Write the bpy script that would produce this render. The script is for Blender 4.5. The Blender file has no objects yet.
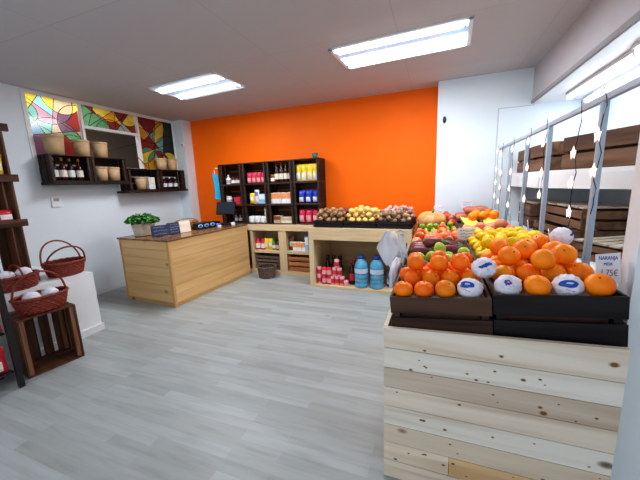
import bpy, bmesh, math, random
from mathutils import Vector, Matrix, Euler, noise
R = math.radians
rnd = random.Random(7)
C = bpy.context.scene.collection
PI = math.pi

# ------------------------------------------------------------------ materials
def nt(name):
    m = bpy.data.materials.new(name); m.use_nodes = True
    t = m.node_tree; b = t.nodes['Principled BSDF']
    return m, t, b

def tinted(t, sock):
    """multiply a colour by the 'tint' attribute"""
    a = t.nodes.new('ShaderNodeAttribute'); a.attribute_name = 'tint'
    mx = t.nodes.new('ShaderNodeMix'); mx.data_type = 'RGBA'; mx.blend_type = 'MULTIPLY'
    mx.inputs[0].default_value = 1
    t.links.new(sock, mx.inputs[6]); t.links.new(a.outputs['Color'], mx.inputs[7])
    return mx.outputs[2]

def coords(t, scale=(1, 1, 1), objrand=True, rot=(0, 0, 0)):
    tc = t.nodes.new('ShaderNodeTexCoord'); mp = t.nodes.new('ShaderNodeMapping')
    mp.inputs['Scale'].default_value = scale; mp.inputs['Rotation'].default_value = rot
    src = tc.outputs['Object']
    if objrand:
        oi = t.nodes.new('ShaderNodeObjectInfo'); ad = t.nodes.new('ShaderNodeVectorMath'); ad.operation = 'ADD'
        ml = t.nodes.new('ShaderNodeMath'); ml.operation = 'MULTIPLY'; ml.inputs[1].default_value = 9
        t.links.new(oi.outputs['Random'], ml.inputs[0])
        t.links.new(src, ad.inputs[0]); t.links.new(ml.outputs[0], ad.inputs[1]); src = ad.outputs[0]
    t.links.new(src, mp.inputs[0])
    return mp.outputs[0]

def ramp(t, sock, stops):
    r = t.nodes.new('ShaderNodeValToRGB')
    while len(r.color_ramp.elements) < len(stops): r.color_ramp.elements.new(.5)
    for e, (p, c) in zip(r.color_ramp.elements, stops):
        e.position = p; e.color = (*c, 1)
    t.links.new(sock, r.inputs[0]); return r.outputs[0]

def plain(name, col, rough=.5, metal=0, var=.12, scale=8, bump=0, spec=.5, alpha=None, trans=0, emit=0, coat=0):
    m, t, b = nt(name)
    n = t.nodes.new('ShaderNodeTexNoise'); n.inputs['Scale'].default_value = scale; n.inputs['Detail'].default_value = 3
    t.links.new(coords(t), n.inputs['Vector'])
    lo = tuple(max(0, c*(1-var)) for c in col); hi = tuple(min(1, c*(1+var)) for c in col)
    c = ramp(t, n.outputs['Fac'], [(.3, lo), (.7, hi)])
    t.links.new(tinted(t, c), b.inputs['Base Color'])
    b.inputs['Roughness'].default_value = rough; b.inputs['Metallic'].default_value = metal
    b.inputs['Specular IOR Level'].default_value = spec
    if coat: b.inputs['Coat Weight'].default_value = coat
    if trans: b.inputs['Transmission Weight'].default_value = trans; b.inputs['IOR'].default_value = 1.3
    if emit: b.inputs['Emission Color'].default_value = (*col, 1); b.inputs['Emission Strength'].default_value = emit
    if alpha: b.inputs['Alpha'].default_value = alpha
    if bump:
        bp = t.nodes.new('ShaderNodeBump'); bp.inputs['Strength'].default_value = bump; bp.inputs['Distance'].default_value = .01
        t.links.new(n.outputs['Fac'], bp.inputs['Height']); t.links.new(bp.outputs[0], b.inputs['Normal'])
    return m

def wood(name, dark, light, axis='X', fine=22, stretch=.07, knots=0.0, knotcol=(.12, .06, .03), rough=.6, spec=.3):
    m, t, b = nt(name)
    s = [1, 1, 1]; s['XYZ'.index(axis)] = stretch
    v = coords(t, tuple(s))
    n = t.nodes.new('ShaderNodeTexNoise'); n.inputs['Scale'].default_value = fine; n.inputs['Detail'].default_value = 5
    n.inputs['Distortion'].default_value = .6
    t.links.new(v, n.inputs['Vector'])
    c = ramp(t, n.outputs['Fac'], [(.32, dark), (.52, tuple((a+2*q)/3 for a, q in zip(dark, light))), (.7, light)])
    if knots:
        s2 = [1, 1, 1]; s2['XYZ'.index(axis)] = .55
        vo = t.nodes.new('ShaderNodeTexVoronoi'); vo.inputs['Scale'].default_value = knots; vo.inputs['Randomness'].default_value = 1
        t.links.new(coords(t, tuple(s2)), vo.inputs['Vector'])
        k = ramp(t, vo.outputs['Distance'], [(.0, (1, 1, 1)), (.06, (.8, .8, .8)), (.12, (0, 0, 0))])
        mx = t.nodes.new('ShaderNodeMix'); mx.data_type = 'RGBA'
        t.links.new(k, mx.inputs[0]); t.links.new(c, mx.inputs[6]); mx.inputs[7].default_value = (*knotcol, 1)
        c = mx.outputs[2]
    t.links.new(tinted(t, c), b.inputs['Base Color'])
    b.inputs['Roughness'].default_value = rough; b.inputs['Specular IOR Level'].default_value = spec
    bp = t.nodes.new('ShaderNodeBump'); bp.inputs['Strength'].default_value = .15; bp.inputs['Distance'].default_value = .004
    t.links.new(n.outputs['Fac'], bp.inputs['Height']); t.links.new(bp.outputs[0], b.inputs['Normal'])
    return m

def floor_mat():
    m, t, b = nt('laminate floor')
    tc = t.nodes.new('ShaderNodeTexCoord')
    br = t.nodes.new('ShaderNodeTexBrick'); br.offset = .37; br.inputs['Scale'].default_value = 1
    br.inputs['Brick Width'].default_value = .78; br.inputs['Row Height'].default_value = .072
    br.inputs['Mortar Size'].default_value = .0008; br.inputs['Bias'].default_value = 0
    br.inputs['Color1'].default_value = (.335, .35, .345, 1); br.inputs['Color2'].default_value = (.41, .44, .445, 1)
    br.inputs['Mortar'].default_value = (.33, .335, .33, 1)
    t.links.new(tc.outputs['Object'], br.inputs['Vector'])
    mp = t.nodes.new('ShaderNodeMapping'); mp.inputs['Scale'].default_value = (1.1, 9, 1)
    t.links.new(tc.outputs['Object'], mp.inputs[0])
    n = t.nodes.new('ShaderNodeTexNoise'); n.inputs['Scale'].default_value = 2.5; n.inputs['Detail'].default_value = 6
    t.links.new(mp.outputs[0], n.inputs['Vector'])
    g = ramp(t, n.outputs['Fac'], [(.25, (.84, .815, .79)), (.5, (.97, .97, .96)), (.72, (1.03, 1.03, 1.03))])
    mx = t.nodes.new('ShaderNodeMix'); mx.data_type = 'RGBA'; mx.blend_type = 'MULTIPLY'; mx.inputs[0].default_value = 1
    t.links.new(br.outputs['Color'], mx.inputs[6]); t.links.new(g, mx.inputs[7])
    vo = t.nodes.new('ShaderNodeTexVoronoi'); vo.inputs['Scale'].default_value = 2.3
    mp2 = t.nodes.new('ShaderNodeMapping'); mp2.inputs['Scale'].default_value = (.6, 1.3, 1)
    t.links.new(tc.outputs['Object'], mp2.inputs[0]); t.links.new(mp2.outputs[0], vo.inputs['Vector'])
    k = ramp(t, vo.outputs['Distance'], [(.0, (.8, .8, .8)), (.035, (.4, .4, .4)), (.07, (0, 0, 0))])
    m2 = t.nodes.new('ShaderNodeMix'); m2.data_type = 'RGBA'; t.links.new(k, m2.inputs[0]); t.links.new(mx.outputs[2], m2.inputs[6])
    m2.inputs[7].default_value = (.20, .185, .17, 1)
    t.links.new(m2.outputs[2], b.inputs['Base Color'])
    b.inputs['Roughness'].default_value = .42; b.inputs['Specular IOR Level'].default_value = .4
    return m

def ceiling_mat():
    m, t, b = nt('ceiling panels')
    tc = t.nodes.new('ShaderNodeTexCoord')
    br = t.nodes.new('ShaderNodeTexBrick'); br.offset = 0; br.inputs['Scale'].default_value = 1
    br.inputs['Brick Width'].default_value = 1.25; br.inputs['Row Height'].default_value = 1.22
    br.inputs['Mortar Size'].default_value = .004; br.inputs['Mortar Smooth'].default_value = .6
    br.inputs['Color1'].default_value = (.53, .515, .525, 1); br.inputs['Color2'].default_value = (.55, .535, .545, 1)
    br.inputs['Mortar'].default_value = (.44, .43, .435, 1)
    mp = t.nodes.new('ShaderNodeMapping'); mp.inputs['Location'].default_value = (.35, .72, 0)
    t.links.new(tc.outputs['Object'], mp.inputs[0]); t.links.new(mp.outputs[0], br.inputs['Vector'])
    t.links.new(br.outputs['Color'], b.inputs['Base Color']); b.inputs['Roughness'].default_value = .8
    return m

def glass_art_mat():
    m, t, b = nt('stained glass')
    a = t.nodes.new('ShaderNodeAttribute'); a.attribute_name = 'tint'
    tr = t.nodes.new('ShaderNodeBsdfTranslucent'); df = t.nodes.new('ShaderNodeBsdfDiffuse'); gl = t.nodes.new('ShaderNodeBsdfGlossy')
    gl.inputs['Roughness'].default_value = .15
    for n in (tr, df): t.links.new(a.outputs['Color'], n.inputs['Color'])
    m1 = t.nodes.new('ShaderNodeMixShader'); m1.inputs[0].default_value = .45
    t.links.new(tr.outputs[0], m1.inputs[1]); t.links.new(df.outputs[0], m1.inputs[2])
    m2 = t.nodes.new('ShaderNodeMixShader'); m2.inputs[0].default_value = .04
    t.links.new(m1.outputs[0], m2.inputs[1]); t.links.new(gl.outputs[0], m2.inputs[2])
    t.links.new(m2.outputs[0], t.nodes['Material Output'].inputs[0])
    return m

def fruit(name, c1, c2, c3=None, rough=.4, scale=9, bump=.15, sub=0.05):
    m, t, b = nt(name)
    n = t.nodes.new('ShaderNodeTexNoise'); n.inputs['Scale'].default_value = scale; n.inputs['Detail'].default_value = 2
    t.links.new(coords(t), n.inputs['Vector'])
    c = ramp(t, n.outputs['Fac'], [(.35, c1), (.6, c2)] + ([(.72, c3)] if c3 else []))
    oi = t.nodes.new('ShaderNodeObjectInfo'); hs = t.nodes.new('ShaderNodeHueSaturation')
    mr = t.nodes.new('ShaderNodeMapRange'); mr.inputs[3].default_value = .487; mr.inputs[4].default_value = .508
    t.links.new(oi.outputs['Random'], mr.inputs[0]); t.links.new(mr.outputs[0], hs.inputs['Hue'])
    mv = t.nodes.new('ShaderNodeMapRange'); mv.inputs[3].default_value = 1.08; mv.inputs[4].default_value = .86
    t.links.new(oi.outputs['Random'], mv.inputs[0]); t.links.new(mv.outputs[0], hs.inputs['Value'])
    t.links.new(c, hs.inputs['Color'])
    t.links.new(tinted(t, hs.outputs[0]), b.inputs['Base Color'])
    b.inputs['Roughness'].default_value = rough; b.inputs['Specular IOR Level'].default_value = .32
    n2 = t.nodes.new('ShaderNodeTexNoise'); n2.inputs['Scale'].default_value = 160
    t.links.new(coords(t), n2.inputs['Vector'])
    bp = t.nodes.new('ShaderNodeBump'); bp.inputs['Strength'].default_value = bump; bp.inputs['Distance'].default_value = .002
    t.links.new(n2.outputs['Fac'], bp.inputs['Height']); t.links.new(bp.outputs[0], b.inputs['Normal'])
    return m

M = {}
M['white_wall'] = plain('white painted wall', (.74, .80, .85), .7, var=.015, scale=2)
M['orange_wall'] = plain('orange painted wall', (.96, .165, .002), .6, var=.04, scale=1.5, spec=.25)
M['grey_beam'] = plain('grey painted beam', (.52, .51, .53), .7, var=.02)
M['white'] = plain('white gloss paint', (.80, .81, .83), .4, var=.02)
M['white_trim'] = plain('white trim', (.80, .80, .80), .45, var=.02)
M['taupe'] = plain('taupe wall', (.33, .27, .24), .8, var=.05)
M['floor'] = floor_mat(); M['ceil'] = ceiling_mat(); M['glass_art'] = glass_art_mat()
M['lead'] = plain('black rod', (.02, .02, .02), .5)
M['dark_wood_x'] = wood('dark stained wood', (.012, .007, .006), (.042, .024, .017), 'X', rough=.5)
M['dark_wood_y'] = wood('dark stained wood lengthwise', (.012, .007, .006), (.042, .024, .017), 'Y', rough=.5)
M['dark_wood_z'] = wood('dark stained wood upright', (.012, .007, .006), (.05, .028, .019), 'Z', rough=.5)
M['brown_x'] = wood('walnut stained crate wood', (.026, .012, .008), (.105, .050, .030), 'X', rough=.5)
M['brown_y'] = wood('walnut stained crate wood lengthwise', (.04, .016, .010), (.15, .062, .034), 'Y', rough=.55)
M['brown_z'] = wood('walnut stained crate wood upright', (.05, .02, .012), (.19, .085, .045), 'Z', rough=.55)
M['black_wood'] = wood('black stained crate wood', (.006, .004, .005), (.022, .015, .016), 'X', rough=.5)
M['pine_x'] = wood('pale pine boards', (.64, .51, .39), (.84, .74, .62), 'X', fine=14, knots=6.0, rough=.55)
M['pine_y'] = wood('pale pine boards lengthwise', (.64, .51, .39), (.84, .74, .62), 'Y', fine=14, knots=6.0, rough=.55)
M['ctr_x'] = wood('honey pine boards', (.68, .42, .18), (.78, .52, .245), 'X', fine=14, knots=4.0, knotcol=(.30, .15, .06), rough=.5)
M['ctr_y'] = wood('honey pine boards lengthwise', (.67, .41, .175), (.78, .51, .24), 'Y', fine=14, knots=3.0, knotcol=(.34, .18, .08), rough=.5)
M['ctr_z'] = wood('honey pine post', (.54, .29, .10), (.70, .42, .17), 'Z', fine=14, rough=.5)
M['ctr_top'] = wood('dark varnished counter top', (.09, .035, .014), (.34, .16, .065), 'Y', fine=9, stretch=.12, rough=.22, spec=.6)
M['shelf_x'] = wood('light shelf wood', (.58, .41, .23), (.72, .55, .35), 'X', fine=14, rough=.5)
M['shelf_z'] = wood('light shelf wood upright', (.58, .41, .23), (.72, .55, .35), 'Z', fine=14, rough=.5)
M['shelf_in'] = wood('light shelf interior', (.42, .28, .15), (.52, .37, .21), 'X', fine=14, rough=.6)
M['old_x'] = wood('weathered crate wood', (.10, .05, .03), (.25, .14, .085), 'X', fine=14, rough=.7)
M['old_y'] = wood('weathered crate wood lengthwise', (.07, .035, .022), (.21, .115, .07), 'Y', fine=16, rough=.7)
M['old_pale'] = wood('pale crate lid slats', (.42, .34, .26), (.70, .62, .52), 'Y', fine=14, rough=.7)
M['orange_crate'] = wood('orange toned crate wood', (.28, .10, .035), (.46, .20, .08), 'X', rough=.6)
M['grey_wicker'] = plain('grey brown wicker', (.16, .10, .08), .8, var=.4, scale=60)
M['wicker'] = plain('red brown wicker', (.23, .032, .014), .5, var=.5, scale=50)
M['wicker_pale'] = plain('tan wicker', (.36, .17, .07), .6, var=.4, scale=50)
M['pot'] = plain('kraft paper pot', (.56, .38, .22), .7, var=.12, scale=12)
M['pot_dark'] = plain('dark brown pot', (.10, .05, .035), .7, var=.2)
M['metal'] = plain('grey blue metal', (.40, .47, .56), .5, metal=.3, var=.06)
M['dark_metal'] = plain('black metal', (.014, .012, .014), .4, var=.1)
M['black'] = plain('black plastic', (.012, .013, .016), .35)
M['screen'] = plain('dark screen', (.025, .03, .04), .12, var=.05)
M['chalk'] = plain('blue black chalkboard', (.022, .035, .085), .6, var=.2)
M['chalk_line'] = plain('pale chalk', (.52, .58, .72), .8)
M['leaf'] = plain('green leaf', (.045, .19, .03), .5, var=.6, scale=30)
M['paper'] = plain('white tissue paper', (.76, .72, .79), .6, var=.12, scale=26, bump=.5)
M['paper2'] = plain('white card', (.78, .76, .80), .6, var=.03)
M['blue_print'] = plain('blue print', (.012, .075, .40), .45, var=.15)
M['navy_ink'] = plain('purple ink', (.09, .06, .32), .6)
M['brown_ink'] = plain('brown ink', (.30, .16, .14), .6)
M['film'] = plain('clear plastic film', (.80, .86, .92), .25, var=.05, trans=.35, spec=.6)
M['water'] = plain('blue water jug plastic', (.16, .52, .80), .12, var=.2, spec=.7, alpha=.62)
M['cap_blue'] = plain('blue cap', (.02, .10, .32), .35)
M['jug_label'] = plain('white blue label', (.60, .66, .80), .5)
M['tube'] = None
def c_(n, col, rough=.4, **k): M[n] = plain(n, col, rough, **k)
c_('red pack', (.62, .03, .05)); c_('crimson pack', (.58, .03, .075)); c_('pink pack', (.80, .38, .40)); c_('yellow pack', (.86, .60, .03)); c_('blue pack', (.02, .05, .42))
c_('white pack', (.78, .78, .78)); c_('orange pack', (.86, .30, .10)); c_('green pack', (.05, .30, .10)); c_('pale green tin', (.45, .52, .42)); c_('light blue pack', (.25, .52, .80))
c_('dark jar', (.05, .018, .012), .15, coat=.3); c_('brown jar', (.20, .06, .025), .2); c_('black glass', (.012, .006, .008), .08); c_('wine glass', (.05, .006, .012), .08)
c_('cream label', (.78, .72, .60)); c_('gold foil', (.55, .33, .05), .3, metal=.5); c_('cola', (.03, .008, .006), .1); c_('cardboard', (.55, .40, .25), .8); c_('steel grey', (.35, .36, .38)); c_('cyan cloth', (.02, .42, .66), .9)
c_('teal pot', (.02, .22, .22)); c_('purple pack', (.25, .14, .45)); c_('violet label', (.55, .50, .72))
M['orange'] = fruit('orange peel', (.95, .23, .003), (1.0, .33, .008), scale=5)
M['tangerine'] = fruit('deep orange peel', (.94, .18, .003), (1.0, .26, .006), scale=5)
M['lemon'] = fruit('lemon peel', (.88, .53, .004), (.95, .64, .01), scale=7)
M['pear'] = fruit('green pear skin', (.40, .55, .04), (.60, .66, .09), scale=6)
M['eggplant'] = fruit('dark purple skin', (.14, .03, .04), (.26, .08, .08), rough=.3)
M['apple'] = fruit('red yellow apple skin', (.65, .03, .03), (.80, .22, .05), (.88, .45, .12), scale=14, rough=.3)
M['persimmon'] = fruit('pale red orange skin', (.84, .24, .10), (.90, .36, .14), scale=9)
M['kiwi'] = fruit('brown fuzzy skin', (.15, .07, .04), (.27, .14, .07), rough=.8)
M['lime'] = fruit('green skin', (.18, .32, .02), (.38, .50, .05), scale=9)
M['pumpkin'] = fruit('pumpkin skin', (.62, .22, .07), (.80, .38, .16), scale=7)
M['tomato'] = fruit('red tomato skin', (.50, .05, .03), (.62, .16, .08), rough=.25)
M['onion'] = fruit('purple onion skin', (.13, .03, .07), (.26, .08, .12), rough=.35)
M['garlic'] = fruit('pink white skin', (.62, .33, .30), (.74, .50, .44), rough=.5)
M['potato'] = fruit('brown potato skin', (.30, .17, .08), (.46, .29, .15), rough=.8)
M['golden'] = fruit('yellow potato skin', (.80, .52, .12), (.90, .66, .24), rough=.6)
M['walnut'] = fruit('grey brown potato skin', (.26, .15, .085), (.42, .28, .17), rough=.8)
M['peach'] = fruit('pink peach skin', (.74, .18, .12), (.86, .42, .22), scale=11, rough=.6)
M['mango'] = fruit('red mango skin', (.42, .06, .05), (.68, .24, .12), (.72, .42, .12), scale=6, rough=.35)
M['banana'] = fruit('banana skin', (.76, .60, .06), (.86, .74, .16), scale=8)
M['sweet potato'] = fruit('red sweet potato skin', (.42, .11, .06), (.60, .24, .14), rough=.7)
M['stem'] = plain('brown green stem', (.12, .14, .04), .7)

def tube_mat():
    m, t, b = nt('lit fluorescent tube')
    e = t.nodes.new('ShaderNodeEmission'); e.inputs[0].default_value = (.86, .94, 1, 1); e.inputs[1].default_value = 7
    t.links.new(e.outputs[0], t.nodes['Material Output'].inputs[0]); return m
M['tube'] = tube_mat()
M['bright tube'] = None
def tube2():
    m, t, b = nt('bright display tube')
    e = t.nodes.new('ShaderNodeEmission'); e.inputs[0].default_value = (.84, .94, 1, 1); e.inputs[1].default_value = 9
    t.links.new(e.outputs[0], t.nodes['Material Output'].inputs[0]); return m
M['bright tube'] = tube2()
def star_mat():
    m, t, b = nt('lit star bulb')
    e = t.nodes.new('ShaderNodeEmission'); e.inputs[0].default_value = (1, .80, .74, 1); e.inputs[1].default_value = 1.5
    t.links.new(e.outputs[0], t.nodes['Material Output'].inputs[0]); return m
M['star'] = star_mat()

# ------------------------------------------------------------------ mesh builder
class MB:
    def __init__(s): s.v = []; s.f = []; s.m = []; s.t = []; s.s = []
    def add(s, vs, fs, mat=0, tint=1.0, smooth=False, Mx=None):
        b = len(s.v)
        s.v += [tuple(Mx @ Vector(p)) if Mx else tuple(p) for p in vs]
        tt = tint if isinstance(tint, tuple) else (tint,)*3
        for f in fs:
            s.f.append(tuple(b+i for i in f)); s.m.append(mat); s.t.append(tt); s.s.append(smooth)
        return s
    def box(s, lo, hi, mat=0, tint=1.0, Mx=None, jit=0):
        if jit: tint = tint*(1+rnd.uniform(-jit, jit))
        x0, y0, z0 = lo; x1, y1, z1 = hi
        vs = [(x0,y0,z0),(x1,y0,z0),(x1,y1,z0),(x0,y1,z0),(x0,y0,z1),(x1,y0,z1),(x1,y1,z1),(x0,y1,z1)]
        return s.add(vs, [(0,3,2,1),(4,5,6,7),(0,1,5,4),(1,2,6,5),(2,3,7,6),(3,0,4,7)], mat, tint, False, Mx)
    def cbox(s, c, d, Mx=None, **k):
        return s.box([a-b/2 for a, b in zip(c, d)], [a+b/2 for a, b in zip(c, d)], Mx=Mx, **k)
    def lathe(s, prof, seg=16, Mx=None, mat=0, tint=1.0, caps=True, sx=1, sy=1, smooth=True):
        vs = []; fs = []
        for r, z in prof:
            for i in range(seg):
                a = 2*PI*i/seg; vs.append((r*math.cos(a)*sx, r*math.sin(a)*sy, z))
        for k in range(len(prof)-1):
            for i in range(seg):
                j = (i+1) % seg
                fs.append((k*seg+i, k*seg+j, (k+1)*seg+j, (k+1)*seg+i))
        if caps:
            fs.append(tuple(range(seg))[::-1]); n = (len(prof)-1)*seg; fs.append(tuple(range(n, n+seg)))
        return s.add(vs, fs, mat, tint, smooth, Mx)
    def ball(s, c, r, seg=16, rings=10, Mx=None, fn=None, **k):
        if not isinstance(r, (tuple, list)): r = (r, r, r)
        vs = [(0, 0, 1)]; fs = []
        for i in range(1, rings):
            p = PI*i/rings
            for j in range(seg):
                a = 2*PI*j/seg; vs.append((math.sin(p)*math.cos(a), math.sin(p)*math.sin(a), math.cos(p)))
        vs.append((0, 0, -1)); n = len(vs)-1
        for j in range(seg):
            q = (j+1) % seg
            fs.append((0, 1+j, 1+q)); fs.append((n, n-seg+q, n-seg+j))
            for i in range(rings-2):
                a = 1+i*seg; fs.append((a+j, a+seg+j, a+seg+q, a+q))
        out = []
        for v in vs:
            w = fn(Vector(v)) if fn else Vector(v)
            out.append((c[0]+w[0]*r[0], c[1]+w[1]*r[1], c[2]+w[2]*r[2]))
        return s.add(out, fs, k.get('mat', 0), k.get('tint', 1.0), True, Mx)
    def tube(s, pts, r, seg=8, closed=False, mat=0, tint=1.0, Mx=None, radii=None):
        pts = [Vector(p) for p in pts]; n = len(pts); vs = []; fs = []
        up = Vector((0, 0, 1))
        for i, p in enumerate(pts):
            d = (pts[(i+1) % n]-pts[i-1]) if closed else (pts[min(i+1, n-1)]-pts[max(i-1, 0)])
            d.normalize()
            a = d.cross(up)
            if a.length < 1e-3: a = d.cross(Vector((1, 0, 0)))
            a.normalize(); b = a.cross(d); rr = radii[i] if radii else r
            for j in range(seg):
                t = 2*PI*j/seg; vs.append(tuple(p+a*rr*math.cos(t)+b*rr*math.sin(t)))
        for i in range(n if closed else n-1):
            k = (i+1) % n
            for j in range(seg):
                q = (j+1) % seg; fs.append((i*seg+j, i*seg+q, k*seg+q, k*seg+j))
        if not closed:
            fs.append(tuple(range(seg))[::-1]); fs.append(tuple(range((n-1)*seg, n*seg)))
        return s.add(vs, fs, mat, tint, True, Mx)
    def poly(s, pts, h0, h1, mat=0, tint=1.0, Mx=None):
        """prism of an xy polygon between heights h0 and h1"""
        n = len(pts); vs = [(x, y, h0) for x, y in pts]+[(x, y, h1) for x, y in pts]
        fs = [tuple(range(n))[::-1], tuple(range(n, 2*n))]+[(i, (i+1) % n, n+(i+1) % n, n+i) for i in range(n)]
        return s.add(vs, fs, mat, tint, False, Mx)
    def grid(s, fn, nu, nv, mat=0, tint=1.0, smooth=True, Mx=None, tfn=None):
        vs = [fn(i/nu, j/nv) for j in range(nv+1) for i in range(nu+1)]
        b = len(s.v)
        for j in range(nv):
            for i in range(nu):
                a = j*(nu+1)+i
                s.f.append((b+a, b+a+1, b+a+nu+2, b+a+nu+1)); s.m.append(mat); s.s.append(smooth)
                t = tfn((i+.5)/nu, (j+.5)/nv) if tfn else tint
                s.t.append(t if isinstance(t, tuple) else (t,)*3)
        s.v += [tuple(Mx @ Vector(p)) if Mx else tuple(p) for p in vs]
        return s

def obj(name, mb, mats, parent=None, loc=(0, 0, 0), rot=(0, 0, 0), bev=0):
    me = bpy.data.meshes.new(name); me.from_pydata(mb.v, [], mb.f)
    if not isinstance(mats, (list, tuple)): mats = [mats]
    for m in mats: me.materials.append(M[m] if isinstance(m, str) else m)
    me.polygons.foreach_set('material_index', mb.m); me.polygons.foreach_set('use_smooth', mb.s)
    at = me.color_attributes.new('tint', 'FLOAT_COLOR', 'CORNER')
    buf = []
    for p, t in zip(me.polygons, mb.t): buf += [*t, 1.0]*p.loop_total
    at.data.foreach_set('color', buf)
    me.update()
    o = bpy.data.objects.new(name, me); C.objects.link(o); o.location = loc; o.rotation_euler = rot
    if parent: o.parent = parent
    if bev:
        b = o.modifiers.new('soft edges', 'BEVEL'); b.width = bev; b.segments = 2; b.limit_method = 'ANGLE'
    return o

def tag(o, label, cat, group=None, kind=None):
    o['label'] = label; o['category'] = cat
    if group: o['group'] = group
    if kind: o['kind'] = kind
    return o

def thing(name, label, cat, loc=(0, 0, 0), rot=(0, 0, 0), group=None):
    o = bpy.data.objects.new(name, None); C.objects.link(o); o.empty_display_size = .05
    o.location = loc; o.rotation_euler = rot
    return tag(o, label, cat, group)

def struct(name, mb, mats, parent=None):
    o = obj(name, mb, mats, parent)
    if not parent: o['kind'] = 'structure'
    return o

def dup(root, loc, rot=(0, 0, 0), label=None, group=None, scale=None):
    def cp(o, par):
        c = o.copy(); C.objects.link(c)
        if par: c.parent = par
        for ch in list(o.children): cp(ch, c)
        return c
    r = cp(root, None); r.location = loc; r.rotation_euler = rot
    if label: r['label'] = label
    if group: r['group'] = group
    if scale: r.scale = scale
    return r

PROTO = {}
def inst(key, builder, loc, rot, label, cat, group=None, scale=None):
    """first call builds the thing, later calls copy it and its parts"""
    if key not in PROTO:
        o = builder(); PROTO[key] = o; o.location = loc; o.rotation_euler = rot
        if scale: o.scale = scale
    else:
        o = dup(PROTO[key], loc, rot, scale=scale or (1, 1, 1))
    return tag(o, label, cat, group)
def empty(name):
    o = bpy.data.objects.new(name, None); C.objects.link(o); o.empty_display_size = .05; return o

ORD = ['first', 'second', 'third', 'fourth', 'fifth', 'sixth', 'seventh', 'eighth', 'ninth', 'tenth']
def text(body, size, Mx, mat, parent, name='lettering', extr=.0006):
    cu = bpy.data.curves.new(name, 'FONT'); cu.body = body; cu.size = size; cu.extrude = extr; cu.align_x = 'CENTER'
    cu.materials.append(M[mat])
    tmp = bpy.data.objects.new(name, cu)
    me = bpy.data.meshes.new_from_object(tmp); bpy.data.objects.remove(tmp)
    at = me.color_attributes.new('tint', 'FLOAT_COLOR', 'CORNER')
    at.data.foreach_set('color', [1.0]*(4*len(me.loops)))
    o = bpy.data.objects.new(name, me); C.objects.link(o); o.parent = parent; o.matrix_local = Mx
    return o

# ------------------------------------------------------------------ the setting
CEIL = 2.80
XL, XR, YB, YW = -4.72, 1.85, 4.90, 4.65
YF = -1.6
struct('floor', MB().box((XL-.1, YF, -.1), (XR+.1, YB+.1, 0)), 'floor')
struct('ceiling', MB().box((XL-.1, YF, CEIL), (XR+.1, YB+.1, CEIL+.1)), 'ceil')
struct('wall_back', MB().box((-4.48, YB, 0), (0.0, YB+.1, CEIL)), 'orange_wall')
struct('wall_back_white', MB().box((0.0, YW, 0), (XR+.1, YB+.1, CEIL)), 'white_wall')
# left wall, with the opening for the stained glass window
wy0, wy1, wz0, wz1 = 2.40, 4.69, 1.86, 2.775
w = MB()
w.box((XL-.1, YF, 0), (XL, wy0, CEIL)); w.box((XL-.1, wy0, 0), (XL, wy1, wz0)); w.box((XL-.1, wy0, wz1), (XL, wy1, CEIL)); w.box((XL-.1, wy1, 0), (XL, YB+.1, CEIL))
struct('wall_left', w, 'white_wall')
struct('trim_1', MB().box((XL, 4.69, 0), (-4.48, YB, CEIL)), 'white_wall')          # white pier beside the orange wall
struct('wall_right', MB().box((XR, YF, 0), (XR+.1, YW, CEIL)), 'white_wall')
# low wall / plinth by the left wall
struct('trim_2', MB().box((XL, .2, 0), (-3.455, 2.08, .665)).box((XL, .2, 0), (-3.44, 2.095, .075)), 'white')
struct('baseboard_left', MB().box((XL, 2.1, 0), (XL+.012, 4.69, .07)), 'white')
# dropped soffit over the right hand window display
struct('trim_3', MB().box((1.085, YF, 2.39), (XR, YW, CEIL)).box((1.075, YF, 2.385), (1.10, YW, 2.42), tint=.6), 'grey_beam')
struct('trim_4', MB().box((1.10, YF, 2.38), (XR, YW, 2.389)), 'white')
# pillar at the right edge of the picture
struct('trim_5', MB().box((.742, 1.50, 0), (1.0, 1.60, 2.385)), 'white')
# flush panel door in the white wall
d = MB().box((.735, YW-.012, 0), (1.11, YW, 2.36)); struct('door_1', d, 'white_wall')
struct('door_frame', MB().box((.722, YW-.006, 0), (.735, YW, 2.372), tint=.72).box((.722, YW-.006, 2.36), (1.12, YW, 2.372), tint=.72), 'white_wall')
# back room behind the stained glass
w = MB()
w.box((-6.3, wy0-.4, 1.0), (-6.2, wy1+.5, 3.2)); w.box((-6.2, wy0-.5, 1.0), (XL-.1, wy0-.4, 3.2)); w.box((-6.2, wy1+.4, 1.0), (XL-.1, wy1+.5, 3.2))
w.box((-6.2, wy0-.4, .9), (XL-.1, wy1+.4, 1.0)); w.box((-6.2, wy0-.4, 3.2), (XL-.1, wy1+.4, 3.3))
struct('wall_backroom', w, 'taupe')

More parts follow.
